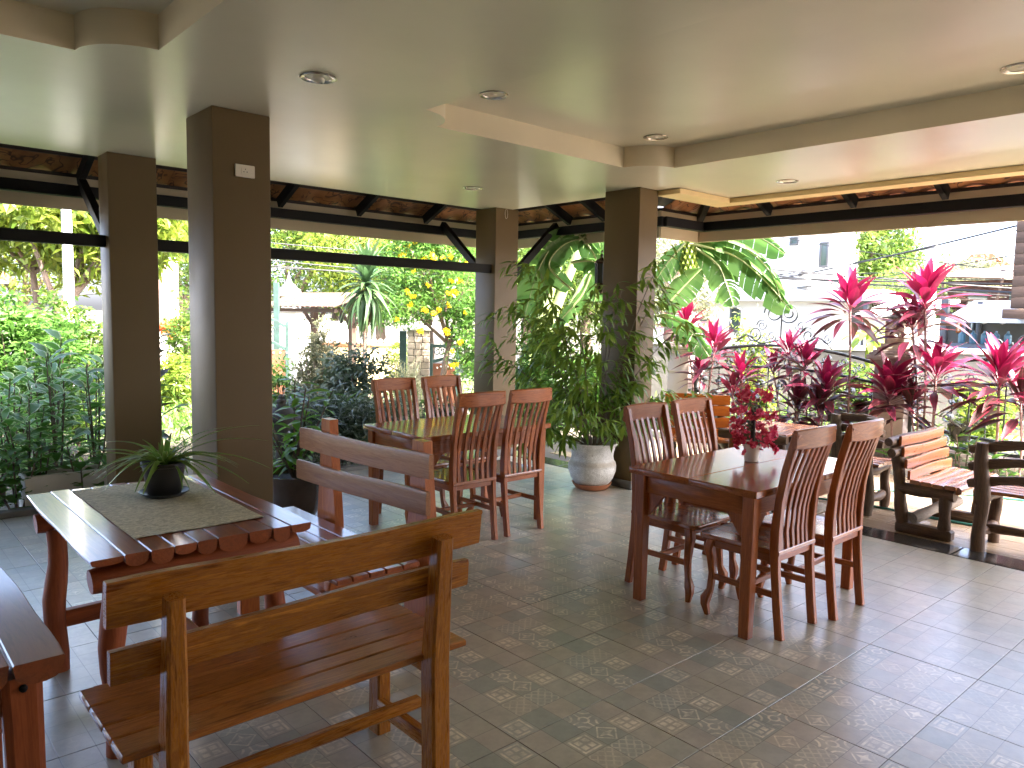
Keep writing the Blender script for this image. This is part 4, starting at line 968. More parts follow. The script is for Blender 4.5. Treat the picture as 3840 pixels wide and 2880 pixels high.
# --- banana plants right of the terrace corner
def bleaf(parent,pts,W,seed,name='leaf',tear=.5,sag=.5,nst=15,side=None):
    rnd=random.Random(seed);C_=smooth([Vector(p) for p in pts],8);L=sum((C_[i+1]-C_[i]).length for i in range(len(C_)-1));mb=MB();UV=[]
    n=len(C_);cum=[0]
    for i in range(n-1): cum.append(cum[-1]+(C_[i+1]-C_[i]).length)
    def at(f):
        s=f*L
        for i in range(n-1):
            if cum[i+1]>=s or i==n-2:
                k=(s-cum[i])/max(cum[i+1]-cum[i],1e-6);return C_[i].lerp(C_[i+1],k),(C_[min(i+2,n-1)]-C_[i]).normalized()
    for sd in (-1,1):
        f=0.04;grp=0;shift=0;g_sag=sag
        while f<.985:
            f2=min(f+rnd.uniform(.04,.15) if tear>0 else f+.12,.99);gs=sag*rnd.uniform(.5,1.5);tw=rnd.uniform(-.12,.12)*tear
            m_=4;idx=[]
            for a in range(m_+1):
                ff=f+(f2-f-.006*tear)*a/m_;p,d=at(ff);s_=d.cross(Vector(VW))*.85+d.cross(Vector((0,0,1)))*.5
                s_=Vector(s_)
                if s_.length<.2:s_=Vector((1,0,0))
                s_=(s_-d*s_.dot(d)).normalized()*sd;up=s_.cross(d)*sd
                w_=W/2*math.sin(PI*min(ff*.92+.05,1))**.55*(1 if ff<.9 else 1-(ff-.9)*5);w_=max(w_,.01)
                for b_ in range(4):
                    q=b_/3;pt=p+s_*w_*q*(1-.25*gs*q)+up*.05*W*math.sin(q*3)+Vector((0,0,-1))*gs*w_*q*q+d*w_*q*(.25+tw)*(1)
                    idx.append(len(mb.v));mb.v.append(tuple(pt));UV.append((ff*8,.5+sd*.5*q))
            for a in range(m_):
                for b_ in range(3):
                    i0=idx[a*4+b_];mb.f.append((i0,i0+1,i0+5,i0+4))
            f=f2
    mb.uv=np.array(UV);o=link(name,mb.mesh('leaf',M['banana'],True,180),parent)
    part('midrib',MB().tube(C_,[.016*(1-.8*i/n) for i in range(n)],6),M['bananast'],o)
    return o
VW=(.75,.66,0)
def zz(u,v,D,base): p=atd(u,v,D);return Vector(p)-Vector(base)
b0=Vector((7.35,6.05,-.12));t=thing('banana_plant',b0,0,'banana plant with torn broad leaves and a green fruit bunch beside the right column','banana plant','banana plants by the terrace')
D0=9.3
part('stem',MB().tube([(0,0,0),(.02,.03,1.2),(.05,.05,2.4)],[.12,.10,.07],12),M['bananast'],t)
q4=lambda x,y:(2450+x*.3165,850+y*.3165)
for i,(pp,W,sg) in enumerate([
 ([(430,200),(700,260),(1000,370),(1320,640),(1640,1000)],.34,.6),
 ([(430,210),(800,150),(1150,300),(1400,560),(1520,900)],.28,.8),
 ([(500,250),(760,450),(870,700),(950,940)],.34,.5),
 ([(300,150),(950,20),(1300,150),(1570,330)],.26,.7),
 ([(100,1000),(260,820),(430,640),(570,500)],.34,.2),
 ([(60,1050),(280,1110),(480,1280),(660,1540)],.27,.5),
 ([(380,190),(250,330),(130,480),(30,640)],.28,.6)]):
    P=[zz(*q4(x,y),8.6,b0) for x,y in pp];bleaf(t,P,W,i+3,sag=sg,tear=.8 if i in(0,1,2) else .35)
# fruit bunch
bp=zz(*q4(430,200),8.7,b0);part('fruit_stalk',MB().tube([bp+Vector((-.2,0,.45)),bp+Vector((-.05,0,.3)),bp,bp+Vector((0,0,-.42))],.02,8),M['bananast'],t)
mb=MB();rn=random.Random(4)
for r in range(6):
    for k in range(13):
        a=2*PI*k/13+r*.3;z=-.03-r*.06;c=bp+Vector((0,0,z));d=Vector((math.cos(a),math.sin(a),0))
        mb.tube([c+d*.02,c+d*.075+Vector((0,0,.0)),c+d*.105+Vector((0,0,.05)),c+d*.10+Vector((0,0,.085))],[.008,.017,.016,.006],5)
part('fruit_bunch',mb,basic('green_bananas',(.26,.36,.05),.5,.2,8,0),t)
b1=Vector((6.4,7.3,-.12));t=thing('banana_plant',b1,0,'banana plant seen between the middle and right columns','banana plant','banana plants by the terrace')
for k,(x,y) in enumerate(((2130,880),(2195,880),(2225,1000))):
    q=zz(x,y,9.7,b1);part('stem',MB().tube([(k*.1,0,0),(q.x*.6,q.y*.6,q.z*.6),q],[.09,.07,.045],10),M['bananast'],t)
for i,(pp,W,sg,td) in enumerate([
 ([(2170,860),(2090,900),(2020,1010),(1965,1195)],.42,.3,.3),
 ([(2150,1090),(2060,1000),(2110,920),(2200,890)],.30,.3,.3),
 ([(2140,985),(2200,978),(2240,985),(2290,1010)],.20,.6,.1),
 ([(2170,900),(2240,870),(2300,900),(2330,960)],.32,.8,.7),
 ([(2215,1030),(2180,1110),(2120,1180),(2070,1240)],.16,.4,.1),
 ([(2170,880),(2230,960),(2240,1060),(2230,1130)],.34,.5,.6)]):
    bleaf(t,[zz(x,y,8.6,b1) for x,y in pp],W,i+30,sag=sg,tear=td)

# --- dracaena palm in the middle
p=atd(1375,1085,10.5);t=thing('dracaena_palm',(p.x,p.y,-.12),0,'tall dracaena with a mop of drooping green leaves in the middle garden','palm')
H=p.z+.12;part('trunk',MB().tube([(.02,0,0),(-.02,.02,H*.5),(0,0,H)],[.035,.030,.034],10,wob=.05),M['bark'],t)
DM=[leafmesh('leaf',foliage('dracaena_leaves',[(.03,.07,.025),(.055,.11,.04),(.10,.15,.06)],.25),leafdata(L,.065,dr,.25,9,a=.6,b=.7)) for L,dr in ((.52,.35),(.48,.6),(.55,.85))]
DD=leafmesh('leaf',foliage('dead_dracaena_leaves',[(.13,.08,.05),(.25,.17,.11)],.2),leafdata(.5,.04,1.1,.3,9,a=.6))
for k in range(110):
    f=k/110;a=k*2.4;el=1.5-2.1*f+random.uniform(-.2,.2);link('leaf',DM[0 if f<.4 else(1 if f<.7 else 2)],t,(0,0,H+.22-.36*f),eul(a,el,random.uniform(-.3,.3)).to_euler(),(random.uniform(.85,1.1),)*3)
for k in range(10): link('dead_leaf',DD,t,(0,0,H-.22),eul(k*2.1,-.75,0).to_euler(),(random.uniform(.7,1.1),)*3)
# ================================================================ garden beyond the terrace
def at2(u,v,D,z=None):
    p=atd(u,v,D);return Vector((p.x,p.y,p.z if z is None else z))
def lowz(bl,k=.78): return [(a,b,c*k if c>3 else c,d,e,f*.85) for a,b,c,d,e,f in bl]
def shrub(label,u,vtop,vbot,wpx,D,n,L,W,mat,shape='round',group=None,cl=20,spread=.06,down=-.1,name='shrub',stems=6,seed=1,shell=.35):
    top=atd(u,vtop,D).z;base=at2(u,vbot,D,-.14);r=wpx/2/F*D;h=top+.14;t=thing(name,base,0,label,'shrub',group);rn=random.Random(seed)
    for k in range(stems):
        a=2*PI*k/stems;q=Vector((math.cos(a)*r*.5,math.sin(a)*r*.5,h*.7));part('stem',MB().tube([(0,0,0),q*.5+Vector((0,0,.05)),q],[.012,.009,.005],5),M['bark'],t)
    if shape=='cone': bl=[(0,0,h*f,r*(1.05-f)*1.1,r*(1.05-f)*1.1,h*.16) for f in (.15,.3,.45,.6,.75,.88)]
    elif shape=='column': bl=[(0,0,h*f,r,r,h*.2) for f in (.2,.4,.6,.8)]
    else:
        bl=[(0,0,h*.5,r*.8,r*.8,h*.4)]+[(rn.uniform(-.6,.6)*r,rn.uniform(-.5,.5)*r,h*rn.uniform(.25,.85),r*.42,r*.42,h*.2) for _ in range(7)]
    cloud('crown',mat,bl,n,L,W,t,cl,spread,down,shell=shell);return t
# left shrubs
shrub('tall sunlit shrub with small leaves at the left edge behind the hedge',60,1010,1500,330,9.3,6500,.085,.038,M['leaf'],seed=2,group='sunlit garden shrubs at left')
shrub('yellow green sunlit shrub in the left opening, just left of the far left column',290,1080,1560,280,9.8,5500,.08,.035,M['leafbrt'],seed=3,group='sunlit garden shrubs at left')
shrub('dark twiggy garden shrub in the centre of the left opening',190,1120,1560,260,8.9,3800,.075,.03,M['leaf'],seed=4,group='sunlit garden shrubs at left')
shrub('low yellow leaved shrub behind the hedge at the left picture edge',30,1330,1560,200,12,2500,.09,.04,M['leafyel'],seed=5)
shrub('orange leaved croton bush behind the left hedge',120,1385,1480,150,12.5,700,.12,.05,M['orange'],seed=6)
shrub('yellow green round bush between the two left columns',665,1330,1500,190,12.5,3000,.08,.035,M['leafyel'],seed=7)
shrub('green bush climbing up behind the narrow gap between the left columns',690,1150,1500,110,14,2500,.09,.04,M['leafbrt'],'column',seed=8)
# trees left
tree('mango tree with yellow green leaves and a leaning trunk in the left opening',at2(190,1180,15,-.14),[(-.6,.3,2.9,1.3,1.2,.6),(.5,.2,3.2,1.3,1.2,.6),(1.3,.4,3.1,1.0,1,.6),(-1.6,.4,3.1,1.0,1,.6)],10000,.22,.07,M['leafyel'],.06,2.4,'trees beyond the left garden',cl=14,spread=.14,lean=(-.25,0))
tree('mango tree with dark limbs right behind the white pole',at2(345,1180,14,-.14),[(.2,.3,2.7,1.0,1.0,.7),(-.3,.2,3.2,1.1,1.2,.5),(.7,.2,3.1,.9,1.2,.6)],7000,.22,.07,M['leafyel'],.085,1.7,'trees beyond the left garden',cl=14,spread=.14,lean=(-.5,0))
tree('dry yellowish tree at the far left edge',at2(90,1200,21,-.14),[(-.5,0,2.6,1.6,1.4,1.2),(.6,0,3.2,1.4,1.4,1.2)],8000,.12,.05,M['leafyel'],.1,1.8,'trees beyond the left garden',cl=20,spread=.2)
tree('green tree in the gap between the two left columns',at2(685,1180,19,-.14),[(0,0,2.0,1.0,1,1.3),(.1,0,3.0,1.2,1.2,.9)],7000,.11,.05,M['leafbrt'],.09,1.6,'trees beyond the left garden',cl=20,spread=.15)
# big backdrop trees of the middle opening
for i,(u,v,D,bl,n_,mt,l) in enumerate([
 (1080,1180,24,[(0,0,4.0,2.4,2,2.0),(-1,0,5.6,2.6,2,1.6),(1.2,0,5.4,2.2,2,1.5)],16000,M['leafbrt'],'tall feathery tree at the left of the middle opening'),
 (1260,1180,27,[(0,0,4.2,2.6,2,2.0),(1.2,0,5.8,2.4,2,1.6),(-1.2,0,5.6,2.4,2,1.6)],16000,M['leaftree'],'tall feathery tree behind the pergola'),
 (1430,1180,23,[(0,0,3.2,2.1,2,1.4),(1.0,0,4.4,2.0,2,1.2),(-.9,0,4.6,1.8,2,1.2)],14000,M['leafyel'],'bright yellow leaved tree behind the dracaena'),
 (1610,1180,24,[(0,0,3.8,2.1,2,1.6),(.9,0,5.0,2.0,2,1.3),(-.9,0,4.9,1.8,2,1.2)],13000,M['leafwhite'],'tree with pale blossom behind the yellow flowering tree'),
 (1760,1180,22,[(0,0,3.0,2.0,2,1.5),(.9,0,4.6,2.0,2,1.5)],11000,M['leaftree'],'green tree behind the middle corner column'),
 (1980,1180,20,[(0,0,2.4,1.8,2,1.5),(.9,0,4.0,2.0,2,1.5),(-.9,0,3.6,1.8,2,1.5)],13000,M['leafbrt'],'bright green tree right of the middle corner column'),
 (2200,1180,21,[(0,0,2.2,1.8,2,1.5),(.9,0,4.0,2.0,2,1.5),(-.9,0,3.8,1.8,2,1.5)],13000,M['leaftree'],'green tree behind the banana plant and wall lantern'),
 (2520,1180,17,[(0,0,2.2,.7,1,.8),(.2,0,3.0,.8,1,.6)],3500,M['leafolive'],'loose twiggy tree right of the right column')]):
    tree(l,at2(u,v,D,-.14),lowz(bl),n_,.14,.055,mt,.16,1.8,'background trees across the street',cl=22,spread=.26)
# yellow flowering tree
b_=at2(1640,1180,11.5,-.14)
t=tree('small tree covered in yellow trumpet flowers left of the middle corner column',b_,[(-.55,.3,1.75,.5,.5,.3),(-.3,.2,2.3,.6,.5,.45),(.15,.0,2.75,.65,.5,.4),(.3,-.2,2.0,.5,.5,.45),(.45,-.3,1.4,.4,.4,.45),(-.1,.1,2.95,.75,.5,.35),(.5,-.35,.9,.3,.4,.4)],20000,.075,.026,M['leaf'],.05,1.3,cl=22,spread=.07,lean=(.25,0),limbs=7)
mb=MB()
for k in range(7):
    a=2*PI*k/7;c=Vector((math.cos(a)*.045,math.sin(a)*.045,random.uniform(-.03,.03)));n0=len(mb.v);pr=[(.004,-.04),(.012,-.015),(.018,0),(.034,.012)]
    mb.loft([[tuple(c+Vector((r_*math.cos(q),r_*math.sin(q),z_))) for q in [2*PI*j/6 for j in range(6)]] for r_,z_ in pr],caps=False)
FY=mb.mesh('blossom',M['flory'],True,180)
z3_=lambda x,y:(1280+x*.57866,960+y*.57866)
for (x,y) in [(470,100),(660,15),(425,235),(465,265),(700,250),(735,240),(355,410),(600,375),(630,350),(540,355),(765,165),(710,165),(680,495),(720,620),(720,710),(745,705),(515,490),(450,320),(395,10),(540,20),(590,5),(820,60),(800,370),(775,560),(690,320),(560,190)]:
    p=atd(*z3_(x,y),11.0+random.uniform(0,.3))-b_;link('blossom',FY,t,p,(random.uniform(-1,1),random.uniform(-1,1),random.uniform(0,6)),(random.uniform(.55,.95),)*3)
for k in range(40):
    p=atd(random.uniform(1500,1765),random.uniform(830,1000),11.2+random.uniform(0,.5))-b_;link('blossom',FY,t,p,(random.uniform(-1,1),random.uniform(-1,1),0),(random.uniform(.5,.8),)*3)
# mid garden shrubs
shrub('airy cone shaped olive shrub behind the brown bench backrest',1205,1215,1600,330,9.6,16000,.055,.02,M['leafolive'],'cone',cl=20,spread=.05,down=.6,stems=16,shell=.5)
shrub('dark glossy shrub with spiky outline left of the dracaena trunk',1320,1270,1700,250,8.8,2600,.10,.032,M['leafdk'],seed=12,spread=.07,cl=10)
shrub('dense dark grey leaved shrub behind the brown bench',1230,1450,1800,420,7.9,5200,.13,.016,M['leafdk'],seed=13,spread=.09,cl=14,down=.1,group='dark narrow leaved shrubs')
shrub('dark grey leaved shrub behind the far left red chair',1420,1480,1800,330,8.1,3800,.12,.016,M['leafdk'],seed=14,spread=.09,cl=14,down=.1,group='dark narrow leaved shrubs')
shrub('low dark shrub right beside the big left column',1080,1580,1830,150,7.4,1500,.11,.02,M['leafdk'],seed=15,cl=12,group='dark narrow leaved shrubs')
shrub('yellow green clipped shrub left of the green gate post',1500,1270,1480,100,13.5,3500,.05,.025,M['leafyel'],'column',seed=16,spread=.05)
shrub('brown grassy tuft in front of the stone gate pillar',1530,1395,1520,110,10.5,700,.22,.010,M['leafolive'],seed=17,down=.9,cl=14,spread=.05)
shrub('maroon leafy bush seen through the chairs left of the corner column',1650,1500,1800,260,8.6,2600,.10,.03,LR[0].materials[0],seed=18)
shrub('green bush right of the middle corner column behind the potted shrub',2010,1190,1750,260,9.0,6500,.075,.03,M['leaf'],seed=19,spread=.08)
shrub('green undergrowth behind the potted shrub and right column',2230,1330,1750,260,9.6,4500,.08,.03,M['leaf'],seed=20,spread=.08)
shrub('small green vine climbing the inside of the left gate leaf',1045,1330,1560,90,9.5,900,.07,.035,M['leaf'],'column',seed=21)
leafy('tropical plant with bright long leaves behind the middle table',3.95,7.05,-.12,.62,4,.12,0,6,[leafmesh('leaf',M['leafbrt'],leafdata(.30,.07,.2,.25,6,pet=.03))],pitch=(.5,1.1))
leafy('bright green clump at the foot of the middle corner column',4.85,6.85,-.12,.75,5,.2,0,8,LPB,pitch=(.1,.8))
shrub('bright bush beyond the fence arch left half',2830,1260,1500,130,11.3,1600,.09,.045,M['leafyel'],seed=22,group='bright bushes beyond the fence')
shrub('bright bush beyond the fence behind the tall single cordyline',3190,1330,1560,170,11.2,1700,.09,.045,M['leafbrt'],seed=23,group='bright bushes beyond the fence')
shrub('bright bush beyond the fence at the right',3680,1440,1680,220,11.0,2600,.09,.045,M['leafyel'],seed=24,group='bright bushes beyond the fence')
shrub('yellow green shrub top beside the fence finial',2800,1150,1400,90,12,700,.08,.04,M['leafyel'],seed=25,group='bright bushes beyond the fence')
# papaya-like plant beyond fence
p=atd(3260,1250,11.6);t=thing('papaya_plant',(p.x,p.y,-.14),0,'small papaya plant with spoked yellow green crown beyond the second pillar','plant')
part('trunk',MB().tube([(0,0,0),(0,0,p.z+.14)],[.05,.035],8),M['leafyel'],t)
LYP=leafmesh('leaf',M['leafyel'],leafdata(.34,.13,.4,.1,7,pet=.12,wav=.10))
for k in range(16): link('leaf',LYP,t,(0,0,p.z+.12),eul(k*2.4,.7-.08*k,0).to_euler(),(random.uniform(.7,1),)*3)
# garden stone lantern
p=at2(1056,1560,7.2,-.14);t=thing('stone_lantern',p,0,'small stone garden lantern with stepped cap beside the big left column','lantern')
zt=atd(1056,1478,7.2).z+.14
part('post',MB().lathe([(.001,0),(.12,0),(.12,.08),(.06,.1),(.05,zt-.35),(.10,zt-.30),(.10,zt-.22)],16),M['concrete'],t)
part('cap',MB().lathe([(.16,zt-.24),(.17,zt-.215),(.10,zt-.15),(.055,zt-.11),(.05,zt-.10),(.035,zt-.09),(.045,zt-.07),(.04,zt-.05),(.02,zt-.04),(.028,zt-.02),(.012,zt-.005),(.001,zt)],20),M['concrete'],t)
# gate: stone pillar, metal posts, leaf
z10=lambda x,y:(1000+x*.3617,850+y*.3617)
D=12.5
a=at2(*z10(1455,1400),D,-.14);b=at2(*z10(1690,1400),D,-.14);wd=(b-a).length
ang=math.atan2(b.y-a.y,b.x-a.x)
t=thing('gate_pillar',((a.x+b.x)/2,(a.y+b.y)/2,-.14),ang,'square gate pillar clad in pale sandstone blocks left of the green gate','pillar')
H=atd(*z10(1550,1075),D).z+.14;ST=basic('sandstone_block',(.36,.30,.22),.85,.25,5,.4,.01)
part('core',B(-wd/2+.02,wd/2-.02,.0,.34,0,H,.0),M['concrete'],t)
r=0;z=0
while z<H-.04:
    x=-wd/2
    hh=.105
    for k in range(3):
        ww=wd/3*random.uniform(.85,1.15) if k<2 else wd/2-x
        part('stone_block',B(x+.003,x+ww-.003,-.03-random.uniform(0,.012),.0-.001,z+.003,min(z+hh,H)-.003,.008),ST,t);x+=ww
    z+=hh
part('cap',B(-wd/2-.05,wd/2+.05,-.07,.40,H,H+.07,.01),M['offwhite'],t)
def metalpost(u,v0,D,w_,label,h=None):
    p=at2(u,1500,D,-.14);hh=atd(u,v0,D).z+.14;return tag(part('gate_post',B(-w_/2,w_/2,-w_/2,w_/2,0,hh,.006),M['irongreen'],None,p,(0,0,ang)),label,'post')
metalpost(z10(1410,0)[0],z10(0,1080)[1],12.2,.11,'green painted steel gate post left of the sandstone pillar')
# green small gate
a=at2(*z10(1690,1500),12.3,-.14);b=at2(*z10(1990,1500),12.3,-.14);wd=(b-a).length
t=thing('garden_gate',(a.x,a.y,-.14),math.atan2(b.y-a.y,b.x-a.x),'green framed garden gate with brown lower sheet and white studs','gate')
H=atd(*z10(1850,1215),12.3).z+.14;hp_=atd(*z10(1850,1400),12.3).z+.14
part('frame',B(0,.05,-.02,.02,.05,H,.004),M['irongreen'],t);part('frame',B(wd-.05,wd,-.02,.02,.05,H,.004),M['irongreen'],t)
part('frame',B(.051,wd-.051,-.02,.02,H-.06,H-.01,.004),M['irongreen'],t)
part('frame',MB().sweep([(.051,0,hp_),(wd*.5,0,hp_+.05),(wd-.051,0,hp_)],(.03,.05)),M['irongreen'],t)
sh=part('brown_sheet',B(.051,wd-.051,-.008,.008,.08,hp_-.03,.002),M['gatebrown'],t)
for k in range(5): part('stud',MB().ball((.12+k*(wd-.24)/4,-.012,hp_-.10+.03*math.sin(PI*k/4)),.016,8,5),M['whiteplastic'],sh)
for k in range(4):
    cx=.12+k*(wd-.24)/3;part('scroll',MB().tube([(cx+.07*(1-j/26)*math.cos(j*.42),0,hp_+.17+.10*(1-j/26)*math.sin(j*.42)) for j in range(24)],.008,5),M['irongreen'],t)
# left open gate leaf
D=12.5;p0=at2(1027,1500,D,-.14);p1=at2(1084,1500,D,-.14);w_=(p1-p0).length
t=thing('open_gate_leaf',p0,math.atan2(p1.y-p0.y,p1.x-p0.x),'open green metal gate leaf with brown sheet and white studs beside the big left column','gate')
H=atd(1060,1205,D).z+.14;hm=atd(1060,1290,D).z+.14
part('frame',B(w_-.05,w_,-.02,.02,.02,H,.004),M['irongreen'],t);part('frame',B(-.35,-.30,-.02,.02,.02,H,.004),M['irongreen'],t)
part('frame',MB().sweep([(-.3,0,H+.05),(0,0,H+.02),(w_-.05,0,H-.08)],(.03,.05)),M['irongreen'],t);part('frame',MB().sweep([(-.3,0,hm+.05),(0,0,hm+.02),(w_-.05,0,hm-.08)],(.03,.05)),M['irongreen'],t)
sh=part('brown_sheet',B(-.299,w_-.051,-.008,.008,.06,hm-.09,.002),M['gatebrown'],t)
for k in range(5): part('stud',MB().ball((-.2+k*.10,-.012,hm-.14),.014,8,5),M['whiteplastic'],sh)
for k in range(3): part('scroll',MB().tube([(-.12+k*.11+.05*(1-j/26)*math.cos(j*.42),0,(H+hm)/2+.1*(1-j/26)*math.sin(j*.42)) for j in range(24)],.008,5),M['irongreen'],t)
metalpost(1040,1060,13.2,.09,'tall thin green steel post beside the big left column')
# spirit house
D=17;p=at2(1085,1300,D,-.14);s=D/F
t=thing('spirit_house',p,R(40),'white spirit house shrine with ornate roof above the wall, beside the big left column','shrine')
z0=atd(1085,1170,D).z+.14;z1_=atd(1085,1085,D).z+.14
part('base',B(-.22,.22,-.22,.22,0,z0,.02),M['white'],t)
part('platform',B(-.28,.28,-.28,.28,z0,z0+.05,.01),M['white'],t)
for sx in(-1,1):
    for sy in(-1,1): part('column',MB().tube([(sx*.18,sy*.18,z0+.05),(sx*.18,sy*.18,z0+.34)],.03,8),M['white'],t)
part('inner_shrine',B(-.12,.12,-.12,.12,z0+.05,z0+.32,.01),M['offwhite'],t)
part('roof',MB().lathe([(.38,z0+.34),(.34,z0+.40),(.26,z0+.42),(.27,z0+.46),(.16,z0+.52),(.15,z0+.56),(.07,z0+.62),(.03,z0+.72),(.001,z0+.86)],4),M['white'],t)
# pergola
D=15.5;L0=at2(1180,1500,D,-.14);L1=at2(1345,1500,D-1.0,-.14);L=(L1-L0).length;an=math.atan2(L1.y-L0.y,L1.x-L0.x)
t=thing('pergola',L0,an,'small timber pergola roof on braced posts behind the cone shrub','pergola')
zb=atd(1270,1150,D).z+.14
for x in (0,L*.86):
    part('post',MB().sweep([(x,0,0),(x,0,zb)],(.11,.11),up=(0,1,0)),M['pg'][2],t)
    for s_ in (-1,1): part('brace',MB().sweep([(x,0,zb-.42),(x+s_*.38,0,zb-.03)],(.05,.06),up=(0,1,0)),M['pg'][0],t)
part('beam',MB().sweep([(-.5,0,zb+.04),(L+.2,0,zb+.04)],(.09,.09)),M['pg'][0],t);part('beam',MB().sweep([(-.5,-.7,zb-.08),(L+.2,-.7,zb-.08)],(.07,.07)),M['pg'][0],t)
for k in range(14): part('roof_board',MB().sweep([(-.55+(L+.8)*k/13,-.85,zb-.02),(-.55+(L+.8)*k/13,.1,zb+.26),(-.55+(L+.8)*k/13,1.0,zb+.12)],(.12,.02)),M['pg'][1],t)
part('hanging_lamp',MB().lathe([(.001,zb-.1),(.03,zb-.13),(.05,zb-.2),(.04,zb-.3),(.02,zb-.32)],8,cx=L*.62),M['iron'],t)
# walls and gate house across the street
def wallseg(label,u0,u1,vt,D,mat,th=.15,coping=None,name='garden_wall'):
    a=at2(u0,1500,D,-.14);b=at2(u1,1500,D,-.14);L=(b-a).length;h=atd((u0+u1)/2,vt,D).z+.14
    t=thing(name,a,math.atan2(b.y-a.y,b.x-a.x),label,'wall');part('wall_body',B(0,L,0,th,0,h,.0),mat,t)
    if coping: part('coping',B(-.03,L+.03,-.04,th+.04,h,h+.07,.015),coping,t)
    return t,L,h
t,L,h=wallseg('white boundary wall across the street behind the pergola',1030,1330,1215,19,M['white'],coping=M['white'])
t,L,h=wallseg('low cream wall with terracotta coping behind the dracaena trunk',1180,1500,1300,16,M['yel'],coping=M['terracotta'])
for k in range(15): part('bottle_ornament',MB().lathe([(.03,h+.07),(.05,h+.11),(.03,h+.15),(.001,h+.16)],8,cx=L*(k+.5)/15,cy=.07),M['whiteplastic'],t)
t,L,h=wallseg('white boundary wall far behind the left shrubs',-200,640,1230,17.5,M['offwhite'],coping=M['white'])
t,L,h=wallseg('weathered concrete boundary wall along the right street',2380,3900,1310,13.2,M['concrete'],coping=M['offwhite'])
# sign on the white wall
a=at2(1100,1260,18.7);t=thing('wall_sign',a,math.radians(-45),'pale yellow notice board on the white wall beyond the open gate','sign');part('board',B(-.2,.2,-.02,.02,-.3,.12,.004),M['yel'],t);part('print_lines',B(-.15,.15,-.023,-.021,-.1,-.08,0),M['whiteplastic'],t)
# left house roof
a=at2(-40,1080,20);t=thing('house',(a.x-2.2,a.y+1,-.14),R(-8),'house with white tiled roof and orange ridge at the far left edge','house')
part('wall',B(-3,2.2,0,3,0,2.2,0),M['white'],t)
m2=MB().add([(-3.3,-.5,2.1),(2.75,-.5,2.1),(1.0,1.6,3.5),(-3.3,1.6,3.5),(2.75,3.6,2.1),(-3.3,3.6,2.1)],[(0,1,2,3),(1,4,2),(4,5,3,2)]);rf=part('roof',m2,M['white'],t,smooth=False)
part('ridge_tile',MB().tube([(2.75,-.5,2.14),(1.0,1.6,3.55),(-3.3,1.6,3.55)],.08,8),M['terracotta'],rf)
for k in range(6): part('tile_row',MB().sweep([(-3.3,-.5+.35*k,2.13+.233*k),(2.72-.29*k,-.5+.35*k,2.13+.233*k)],(.03,.04)),M['offwhite'],rf)
# poles
def pole(label,u,D,r,h,mat,rect=False,lean=0):
    p=at2(u,1300,D,-.14);t=thing('utility_pole',p,0,label,'pole');
    if rect: part('shaft',MB().sweep([(0,0,0),(lean,0,h)],[(r*2,r*1.6),(r*1.5,r*1.2)],up=(0,1,0)),mat,t)
    else: part('shaft',MB().tube([(0,0,0),(lean,0,h)],[r,r*.8],12),mat,t)
    return t
pole('white concrete utility pole in the left opening',265,12.2,.062,6.5,M['white'],True)
t=pole('white concrete pole with cables and a transformer in the gap between the left columns',648,18,.12,9,M['white'],True)
part('transformer_box',B(-.5,-.2,-.15,.15,5.0,5.6,.03),M['irongreen'],t);part('insulator_bracket',B(-.6,.5,-.04,.04,5.7,5.78,.01),M['concrete'],t)
for k in range(5): part('insulator',MB().lathe([(.02,5.78),(.05,5.82),(.03,5.88),(.04,5.92),(.001,5.97)],8,cx=-.5+.24*k),M['whiteplastic'],t)
t=pole('brown pipe stack strapped beside the pole between the left columns',612,17.6,.10,9,basic('brown_pipe',(.32,.2,.16),.6,.2,3,0));part('strap',MB().tube([(-.13,0,2.4),(.3,0,2.4)],.03,6),M['white'],t)
pole('white concrete utility pole in front of the pale sky at the right',3472,19,.13,9,M['offwhite'],True)
# table with potted red plants in the left gap
p=at2(625,1290,15.5);t=thing('plant_stand',(p.x,p.y,-.14),R(20),'white shelf between the left columns carrying red leaved pots','shelf');part('shelf_board',B(-.3,.3,-.15,.15,p.z+.14-.06,p.z+.14-.02,.005),M['white'],t)
for x in(-.25,.25): part('leg',B(x-.02,x+.02,-.02,.02,0,p.z+.07,.003),M['white'],t)
smallpot('small black pot on the white shelf in the left gap',p.x+.1,p.y,p.z-.02,.09,.15)
cloudo=thing('croton_plant',(p.x+.1,p.y,p.z+.12),0,'red orange leaved croton in the small pot on the white shelf','plant');cloud('crown',M['orange'],[(0,0,.12,.16,.16,.12)],160,.18,.05,cloudo,cl=10,spread=.06,down=.6)
